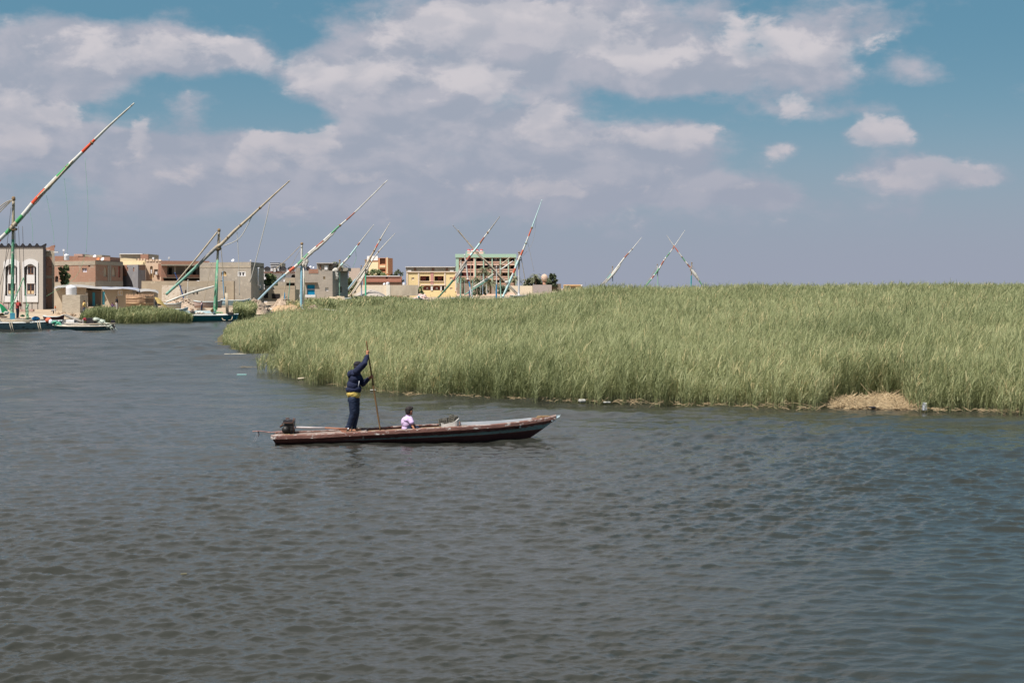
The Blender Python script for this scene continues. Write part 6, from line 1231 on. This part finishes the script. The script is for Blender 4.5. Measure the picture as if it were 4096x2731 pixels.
# --- the man
def man():
    root = empty('person', Q(1412, 1731), 'man in navy hooded jacket and black cap standing with a bamboo pole', 'person'); q = Q
    head = q(1432, 1465, .02); fx = Vector((1, .35, 0)).normalized(); rot = Matrix.Rotation(math.atan2(fx.y, fx.x), 3, 'Z')
    sk = [('e', head, (.098, .078, .118), rot), ('c', head-Vector((.03, 0, .08)), q(1420, 1490, .02), .055, .062), ('e', head+fx*.098+Vector((0, 0, -.012)), (.022, .014, .026)), ('e', head+fx*.075+Vector((0, 0, -.085)), (.03, .035, .03))]
    sd = Vector((fx.y, -fx.x, 0))
    for s_ in (-1, 1): sk += [('e', head+sd*s_*.078+Vector((0, 0, -.01)), (.02, .012, .032)), ('e', head+fx*.085+sd*s_*.032+Vector((0, 0, .012)), (.014, .014, .009))]
    sk += [('e', head+fx*.09+Vector((0, 0, -.052)), (.014, .028, .01))]
    sk += [('e', q(1419, 1510), (.12, .16, .2)), ('e', q(1416, 1560), (.12, .145, .16)), ('e', q(1416, 1592), (.12, .14, .12))]
    SR, ER, WR = q(1427, 1484, -.17), q(1458, 1454, -.2), q(1469, 1422, -.08); SL, EL, WL = q(1424, 1488, .18), q(1451, 1535, .17), q(1476, 1513, .06)
    sk += [('c', SR, ER, .055, .045), ('c', ER, WR, .042, .03), ('c', SL, EL, .055, .045), ('c', EL, WL, .042, .03)]
    pole = lambda py: q(np.interp(py, [1363, 1404, 1509, 1600, 1720], [1465.4, 1471, 1488, 1502, 1521]), py, -.02)
    for W_, cpy in ((WR, 1408), (WL, 1507)):         # hands: palm, four curled fingers of unequal length, a thumb closing from the side
        c = pole(cpy); d = (pole(cpy-8)-c).normalized(); away = (c-W_); away -= d*away.dot(d); away = away.normalized(); out = d.cross(away).normalized()
        palm = c-away*.03; sk += [('c', W_, palm, .03, .032), ('e', palm, (.034, .03, .042))]
        for k, ln in enumerate((.9, 1.0, .95, .8)):
            o = d*(.033-.021*k); k1 = c+o+out*.03-away*.012; k2 = c+o+out*.026*ln+away*.024; k3 = c+o-out*.012*ln+away*.03; k4 = c+o-out*.03*ln+away*.006
            sk += [('c', palm+o*.9+out*.018, k1, .0115, .0105), ('c', k1, k2, .0105, .0098), ('c', k2, k3, .0098, .009), ('c', k3, k4, .009, .008)]
        th = palm-out*.024+d*.012; sk += [('c', th, c-out*.032+d*.03-away*.004, .013, .0115), ('c', c-out*.032+d*.03-away*.004, c-out*.018+d*.04+away*.022, .0112, .0095)]
    HR, KR, AR = q(1411, 1598, -.08), q(1414, 1650, -.1), q(1394, 1712, -.11); HL, KL, AL = q(1421, 1598, .08), q(1424, 1650, .09), q(1415, 1714, .07)
    for H_, K_, A_, tx in ((HR, KR, AR, 20), (HL, KL, AL, 28)):
        sk += [('c', H_, K_, .085, .06), ('c', K_, A_, .056, .038)]; heel = Vector((A_.x-.02, A_.y, .272)); sk += [('c', A_, heel, .038, .036), ('c', heel, heel+Vector((.1, -.03, -.005)), .036, .036), ('c', heel+Vector((.1, -.03, -.005)), heel+Vector((.19, -.05, -.012)), .036, .026)]
    fuse('body', sk, .0075, SKIN, root, 2, 0, .002)
    jk = [('e', q(1420, 1494), (.135, .2, .1)), ('e', q(1418, 1515), (.145, .195, .17)), ('e', q(1414, 1540), (.165, .19, .16)), ('e', q(1412, 1558), (.182, .19, .105)), ('e', q(1425, 1556), (.13, .16, .125)), ('e', q(1399, 1497, -.05), (.06, .12, .085)), ('e', q(1409, 1488, -.02), (.075, .13, .055))]
    jk += [('c', SR, ER, .088, .07), ('c', ER, WR.lerp(ER, .12), .068, .048), ('c', SL, EL, .085, .068), ('c', EL, WL.lerp(EL, .1), .066, .046)]
    fuse('jacket', jk, .0095, NAVYJ, root, 4, .006, .007)
    b = MB(); b.tube([q(1437, 1523, -.165), q(1433, 1548, -.185)], .006, 5); b.build('pocket_zip', WHITEP, root)
    fuse('tshirt', [('e', q(1414, 1574), (.162, .172, .13)), ('e', q(1416, 1580), (.155, .165, .085))], .0095, YELT, root, 2, .007, .012)
    tr = [('e', q(1414, 1598), (.14, .152, .12)), ('c', HR, KR, .108, .09), ('c', KR, AR, .085, .058), ('e', AR+Vector((.0, 0, .03)), (.072, .066, .05)), ('c', HL, KL, .108, .085), ('c', KL, AL, .08, .054), ('e', AL+Vector((0, 0, .03)), (.066, .062, .05))]
    fuse('trousers', tr, .0095, TROU, root, 4, .006, .009)
    fuse('cap', [('e', head+Vector((-.006, 0, .052)), (.108, .088, .082), rot), ('e', head+fx*.12+Vector((0, 0, .045)), (.07, .068, .012), rot)], .008, M('black_cap', S(40, 36, 44), S(32, 29, 36), scale=20), root, 2)
    fuse('hair', [('e', head-fx*.03+Vector((0, 0, -.005)), (.08, .081, .062), rot)], .008, HAIR, root, 1)
    for A_ in (AR, AL):
        heel = Vector((A_.x-.02, A_.y, .272)); b = MB(); b.box(heel+Vector((.085, -.025, -.042)), (.32, .115, .036), R(-15)); b.tube([heel+Vector((.1, -.08, -.04)), heel+Vector((.11, -.03, .042)), heel+Vector((.11, .03, -.035))], .014, 6); b.tube([heel+Vector((.16, -.09, -.04)), heel+Vector((.17, -.045, .03)), heel+Vector((.17, .0, -.035))], .012, 6); b.tube([heel+Vector((-.01, -.05, -.02)), heel+Vector((-.045, 0, .015)), heel+Vector((-.01, .05, -.02))], .012, 6)
        b.build('sandal', M('tan_sandal', S(140, 122, 102), S(120, 104, 88)), root)
    mb = MB(); pts = [pole(p) for p in np.linspace(1363, 1721, 40)]; nodes = (1453, 1500, 1545, 1590, 1634, 1678)
    mb.tube(pts, [.0185*(1.22 if min(abs(p-n_) for n_ in nodes) < 5 else 1)*(.95+.12*(p-1363)/358) for p in np.linspace(1363, 1721, 40)], 10)
    mb.build('bamboo_pole', M('bamboo', S(128, 98, 64), S(98, 74, 50), scale=7, stretch=(1, 1, .5)), None, pole(1721), 'brown bamboo pole held upright by the man in the navy jacket', 'pole')
man()
# --- the boy
def boy():
    root = empty('person', Q(1628, 1724, .0), 'boy in a lilac polo shirt sitting in the maroon boat, hand on the gunwale', 'person'); q = Q; dy = -.05
    head = q(1637, 1643, dy); fx = Vector((1, .75, -.1)).normalized(); rot = Matrix.Rotation(math.atan2(fx.y, fx.x), 3, 'Z'); sd = Vector((fx.y, -fx.x, 0)).normalized()
    sk = [('e', head, (.088, .072, .108), rot), ('e', head+fx*.085+Vector((0, 0, -.012)), (.018, .012, .022)), ('e', head+fx*.068+Vector((0, 0, -.075)), (.028, .03, .028)), ('c', head-Vector((.02, 0, .07)), q(1632, 1668, dy), .045, .05), ('e', head+fx*.08+Vector((0, 0, -.05)), (.012, .024, .009))]
    for s_ in (-1, 1): sk += [('e', head+sd*s_*.073+fx*.008+Vector((0, 0, -.012)), (.02, .012, .03)), ('e', head+fx*.076+sd*s_*.028+Vector((0, 0, .01)), (.012, .012, .008))]
    sk += [('e', q(1630, 1690, dy), (.1, .13, .17)), ('e', q(1628, 1715, dy), (.1, .13, .12))]
    for y, (e, w_, h_) in ((-.15, ((1647, 1697, -.24), (1656, 1716, -.32), (1663, 1718.5, -.34))), (.15, ((1655, 1700, .22), (1672, 1712, .2), (1680, 1712, .18)))):
        S_, E_, W_, Hn = q(1641, 1674, dy+y), q(*e), q(*w_), q(*h_); sk += [('c', S_, E_, .042, .034), ('c', E_, W_, .032, .023), ('c', W_, Hn, .024, .026)]
        for k in range(4): sk += [('c', Hn+Vector((0, -.024+.016*k, 0)), Hn+Vector((.038, -.028+.018*k, -.004)), .009, .0085), ('c', Hn+Vector((.038, -.028+.018*k, -.004)), Hn+Vector((.066-.006*abs(k-1.5), -.029+.019*k, -.018)), .0085, .0075)]
        sk += [('c', W_+Vector((.01, -.02, 0)), Hn+Vector((.01, -.045, -.006)), .011, .009)]
    for y in (-.1, .1): K = q(1668, 1714, dy+y*.9+.02); A_ = q(1685, 1738, dy+y+.05); sk += [('c', q(1632, 1720, dy+y), K, .065, .05), ('c', K, A_, .046, .032), ('c', A_, A_+Vector((.13, 0, -.03)), .034, .026)]
    fuse('body', sk, .0075, SKIN, root, 2)
    sh = [('e', q(1629, 1678, dy), (.128, .168, .085)), ('e', q(1627, 1694, dy), (.125, .155, .15)), ('e', q(1626, 1713, dy), (.122, .148, .11)), ('e', q(1618, 1688, dy), (.085, .135, .12)), ('c', q(1631, 1669, dy), q(1632, 1665, dy), .062, .058)]
    for y in (-.15, .15): sh += [('c', q(1640, 1675, dy+y), q(1646, 1689, dy+y*1.35), .064, .062)]
    fuse('polo_shirt', sh, .0085, LILAC, root, 4, .004, .004)
    sh = [('e', q(1630, 1720, dy), (.12, .145, .08))]
    for y in (-.1, .1): sh += [('c', q(1634, 1719, dy+y), q(1667, 1712.5, dy+y*.9+.02), .085, .07), ('c', q(1667, 1712.5, dy+y*.9+.02), q(1676, 1726, dy+y+.03), .07, .06)]
    fuse('trousers', sh, .0085, TROU, root, 2, .006)
    fuse('hair', [('e', head-fx*.014+Vector((0, 0, .03)), (.094, .082, .09), rot), ('e', head-fx*.038+Vector((0, 0, -.02)), (.068, .074, .075), rot), ('e', head+fx*.05+Vector((0, 0, .078)), (.055, .068, .04), rot)], .007, HAIR, root, 1, .008)
boy()
# --- load: cut can, two crates, poles
def crate(label, c, size, rot, n=4):
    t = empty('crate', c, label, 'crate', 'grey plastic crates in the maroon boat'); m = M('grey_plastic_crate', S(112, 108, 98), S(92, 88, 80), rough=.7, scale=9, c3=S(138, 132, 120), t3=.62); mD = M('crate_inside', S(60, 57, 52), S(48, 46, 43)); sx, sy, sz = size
    fr, sl = MB(), MB(); A = lambda x, y, z: c+rot@Vector((x, y, z))
    for x in (-1, 1):
        for y in (-1, 1): fr.box(A(x*sx/2, y*sy/2, 0), (.022, .022, sz), mat=rot)
    for z in (-1, -.15, .55, 1):
        for y in (-1, 1): fr.box(A(0, y*sy/2, z*sz/2), (sx, .016, .016), mat=rot)
        for x in (-1, 1): fr.box(A(x*sx/2, 0, z*sz/2), (.016, sy, .016), mat=rot)
    for k in range(1, n):
        for y in (-1, 1): sl.box(A(-sx/2+sx*k/n, y*sy/2, 0), (.012, .012, sz), mat=rot)
        for x in (-1, 1): sl.box(A(x*sx/2, -sy/2+sy*k/n, 0), (.012, .012, sz), mat=rot)
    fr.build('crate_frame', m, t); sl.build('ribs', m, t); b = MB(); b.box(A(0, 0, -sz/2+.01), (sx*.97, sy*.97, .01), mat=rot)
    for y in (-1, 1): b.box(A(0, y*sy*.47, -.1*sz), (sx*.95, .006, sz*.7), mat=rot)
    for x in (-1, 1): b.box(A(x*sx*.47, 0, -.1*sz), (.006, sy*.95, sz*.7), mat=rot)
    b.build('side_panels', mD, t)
rt = Matrix.Rotation(R(-30), 3, 'Z')@Matrix.Rotation(R(9), 3, 'Y')@Matrix.Rotation(R(12), 3, 'X')
crate('grey plastic crate tilted in the cut can, left of the pair', Q(1779, 1687, .16), (.22, .2, .18), Matrix.Rotation(R(-22), 3, 'Z')@Matrix.Rotation(R(-8), 3, 'Y')); crate('grey plastic crate standing higher, right of the pair in the cut can', Q(1812, 1678, .16), (.13, .2, .2), Matrix.Rotation(R(-22), 3, 'Z')@Matrix.Rotation(R(14), 3, 'Y'))
def can():
    t = empty('cut_can', Q(1800, 1716, .05), 'cut open greyish white plastic can holding the two crates', 'can'); m = M('chalky_plastic', S(204, 200, 194), S(184, 178, 170), scale=9, rough=.6); mb = MB(); n = 22; rows = 4; vs = []
    for th in (0, .012):
        for j in range(rows):
            for i in range(n):
                a = 2*math.pi*i/n; ca, sa = math.cos(a), math.sin(a); x = math.copysign(abs(ca)**.6, ca)*(.215-th)*(1+.06*j/3); y = math.copysign(abs(sa)**.6, sa)*(.17-th); top = .135+.13*max(0, (ca+.35)/1.35)**1.1
                vs.append(Q(1800, 1718, -.07)+Vector((x, y, .02+top*j/(rows-1))))
    o = rows*n; f = []
    for q_ in (0, o): f += [(q_+j*n+i, q_+j*n+(i+1) % n, q_+(j+1)*n+(i+1) % n, q_+(j+1)*n+i) for j in range(rows-1) for i in range(n)]
    f += [((rows-1)*n+i, (rows-1)*n+(i+1) % n, o+(rows-1)*n+(i+1) % n, o+(rows-1)*n+i) for i in range(n)]+[tuple(range(n))]
    mb.add(vs, f); mb.build('can_wall', m, t)
can()
for lab, a, b_ in (('bare wooden pole along the far side of the maroon boat, upper of two', (1470, 1725), (1868, 1702)), ('bare wooden pole along the far side of the maroon boat, lower of two', (1480, 1729), (1866, 1706))):
    mb = MB(); mb.tube([Q(*a, .2), Q((a[0]+b_[0])/2, (a[1]+b_[1])/2+.6, .28), Q(*b_, .3)], [.022, .024, .02], 8); mb.build('wooden_pole', M('dry_pole_wood', S(150, 128, 102), S(122, 102, 82), scale=8, stretch=(.4, 1, 1)), None, Q(*a, .2), lab, 'pole', 'poles lying in the maroon boat')
mb = MB(); mb.box(Q(1478, 1731, -.12), (.5, .12, .02), R(4)); mb.build('pale_board', M('pale_deck_board', S(190, 188, 184), S(168, 164, 160)), None, Q(1478, 1731, -.12), 'pale board lying on the boat by the man\'s sandals', 'board')

# ------------------------------------------------------------------ shore litter
def G(px, py): Y = CH*F/(py-HZ); return Vector(((px-2048)*Y/F, Y, 0))
STRAW = M('dry_straw', S(182, 160, 126), S(132, 112, 86), scale=9, c3=S(206, 190, 158), t3=.6)
def straw(name, label, spots, n, ln, w, seed, kind='stuff', mats=None, cat=None, flat=False):
    r = np.random.default_rng(seed); B = []; A1 = []; A2 = []; A3 = []
    for _ in range(n):
        x0, x1, y0, y1, h = spots[r.integers(len(spots))]; px = r.uniform(x0, x1); py = r.uniform(y0, y1); g = G(px, py); u = (px-x0)/(x1-x0); z = .02+h*max(0, math.sin(math.pi*u))**.6*max(0, 1-((py-y1)/(y0-y1)-.75)**2*1.2)*r.random()**.5
        a = r.uniform(0, 6.28); d = np.array([math.cos(a), math.sin(a), r.normal(0, .4) if not flat else r.normal(0, .02)])*ln*r.uniform(.4, 1.2); p = np.array([g.x, g.y, z]); B.append(p-d/2); A1.append(p-d/6+[0, 0, .02]); A2.append(p+d/6+[0, 0, .02]); A3.append(p+d/2)
    B, A1, A2, A3 = map(np.array, (B, A1, A2, A3)); wd = np.tile(np.array([0, .35, .94]), (len(B), 1)) if not flat else np.tile(np.array([.1, .99, .1]), (len(B), 1))
    v, q, t, tn = strips(B, A1, A2, A3, wd, np.full(len(B), w), np.zeros(len(B))); B[:, 2] = np.maximum(B[:, 2], 0); o = np_mesh(name, v, q, t, [mats or STRAW]); return tag(o, label, cat or 'straw', None, kind)
heap('mud_mound', 'tan mound of mud and straw at the waterline gap in the reeds', 'mound', 3350, 3600, 1624, 1636, 45.3, 1.4, M('straw_mud', S(134, 112, 84), S(100, 84, 64), scale=5), 12, .35, 0)
straw('dry_straw', 'heap of dry cut reed straw at the gap in the reeds', [(3340, 3440, 1606, 1630, .1), (3400, 3520, 1612, 1635, .07), (3450, 3620, 1592, 1628, .18), (3560, 3660, 1614, 1638, .06)], 3200, .6, .022, 41)
straw('reed_litter', 'dry stalks and litter washed along the foot of the reeds', [(a, a+60, interp(NEARL[9:], a+30)-5, interp(NEARL[9:], a+30)+2, .07) for a in range(1300, 4090, 60) if not 3330 < a < 3600]+[(3000, 3340, 1630, 1644, .2)]*6, 420, .4, .013, 42)
straw('reed_litter', 'thin mats of floating litter off the left tip of the reeds', [(905, 1075, 1413, 1427, .03), (795, 895, 1402, 1406, .03), (960, 1040, 1469, 1473, .02), (860, 900, 1368, 1374, .1)], 260, .5, .022, 43, flat=True, mats=M('wet_litter', S(122, 110, 88), S(98, 88, 70), scale=5))
def scrap(label, px, py, size, mat, name='plastic_scrap', cat='litter', rz=.3, tilt=0):
    g = G(px, py); b = MB(); b.box(g+Vector((0, 0, size[2]/2+.01)), size, mat=Matrix.Rotation(rz, 3, 'Z')@Matrix.Rotation(tilt, 3, 'Y')); o = b.build(name, mat, None, g, label, cat); bev = o.modifiers.new('b', 'BEVEL'); bev.width = min(size)*.35; bev.segments = 2; return o
scrap('upright white plastic drum piece standing at the waterline, far right', 3698, 1644, (.15, .1, .26), WHITEP, 'plastic_drum', 'container', .1, .05); scrap('pale turquoise board floating off the reed tip', 967, 1500, (.42, .16, .025), M('turquoise_board', S(160, 206, 204), S(146, 194, 192)), 'floating_board', 'board', .05)
scrap('white plastic bag on the straw heap', 3449, 1616, (.14, .1, .07), WHITEP, 'plastic_bag', 'bag'); scrap('crumpled bluish plastic sheet high on the straw heap', 3452, 1603, (.2, .14, .05), M('bluish_plastic', S(190, 196, 204), S(176, 182, 190)), 'plastic_bag', 'bag', .9); scrap('pink capped bottle lying at the waterline before the straw', 3490, 1627, (.2, .07, .07), M('pinkish_plastic', S(206, 180, 176), S(196, 168, 164)), 'plastic_bottle', 'bottle'); scrap('black bag in the water before the straw', 3489, 1635, (.22, .14, .07), BLACK, 'black_bag', 'bag'); scrap('white bottle right end of the straw heap', 3546, 1623, (.2, .08, .08), WHITEP, 'plastic_bottle', 'bottle', .1)
for i, (px, py, w, lab) in enumerate(((912, 1418, .4, 'white foam sheet at the reed tip, leftmost'), (934, 1418, .5, 'white foam sheet at the reed tip, second from left'), (952, 1417, .6, 'white foam sheet at the reed tip, third from left'), (968, 1418, .5, 'small white foam piece at the reed tip'), (1066, 1424, .35, 'white foam piece in the small reed bay'), (922, 1408, .3, 'thin foam strip behind the white foam sheets'), (876, 1394, .4, 'tiny foam bit left of the reed tip'))): scrap(lab, px, py, (w, .3, .04), M('dull_foam', S(176, 170, 158), S(150, 144, 132), scale=9), 'foam_sheet', 'foam', .1*i)
scrap('white foam piece at the reed foot above the boat bow', 2328, 1609, (.22, .2, .1), M('grey_foam', S(190, 188, 182), S(172, 170, 164)), 'foam_piece', 'foam'); scrap('flat white tray at the reed foot', 2428, 1612, (.24, .16, .04), M('grey_foam', S(190, 188, 182)), 'foam_tray', 'foam', 0); scrap('small white lid at the reed foot right of the man', 1492, 1562, (.2, .14, .03), M('grey_foam', S(190, 188, 182)), 'foam_tray', 'foam'); scrap('white plastic shred floating between boat and reeds', 1802, 1635, (.1, .05, .02), WHITEP, 'plastic_shred', 'litter')
scrap('crumpled yellowish leaf floating on the open water', 735, 2299, (.08, .06, .012), M('yellowish_leaf', S(100, 96, 74), S(84, 80, 62)), 'floating_leaf', 'leaf')
b = MB(); a = G(1192, 1522); b.tube([a+Vector((0, 0, .08)), a+Vector((.35, .3, .1)), a+Vector((.75, .5, .3)), a+Vector((.95, .5, .25))], [.03, .04, .035, .02], 6); b.tube([a+Vector((.35, .3, .1)), a+Vector((.5, .1, -.1))], [.03, .02], 5); b.build('driftwood', M('bleached_branch', S(204, 190, 168), S(180, 166, 146)), None, a, 'bleached branch lying in the water at the reed foot', 'branch')
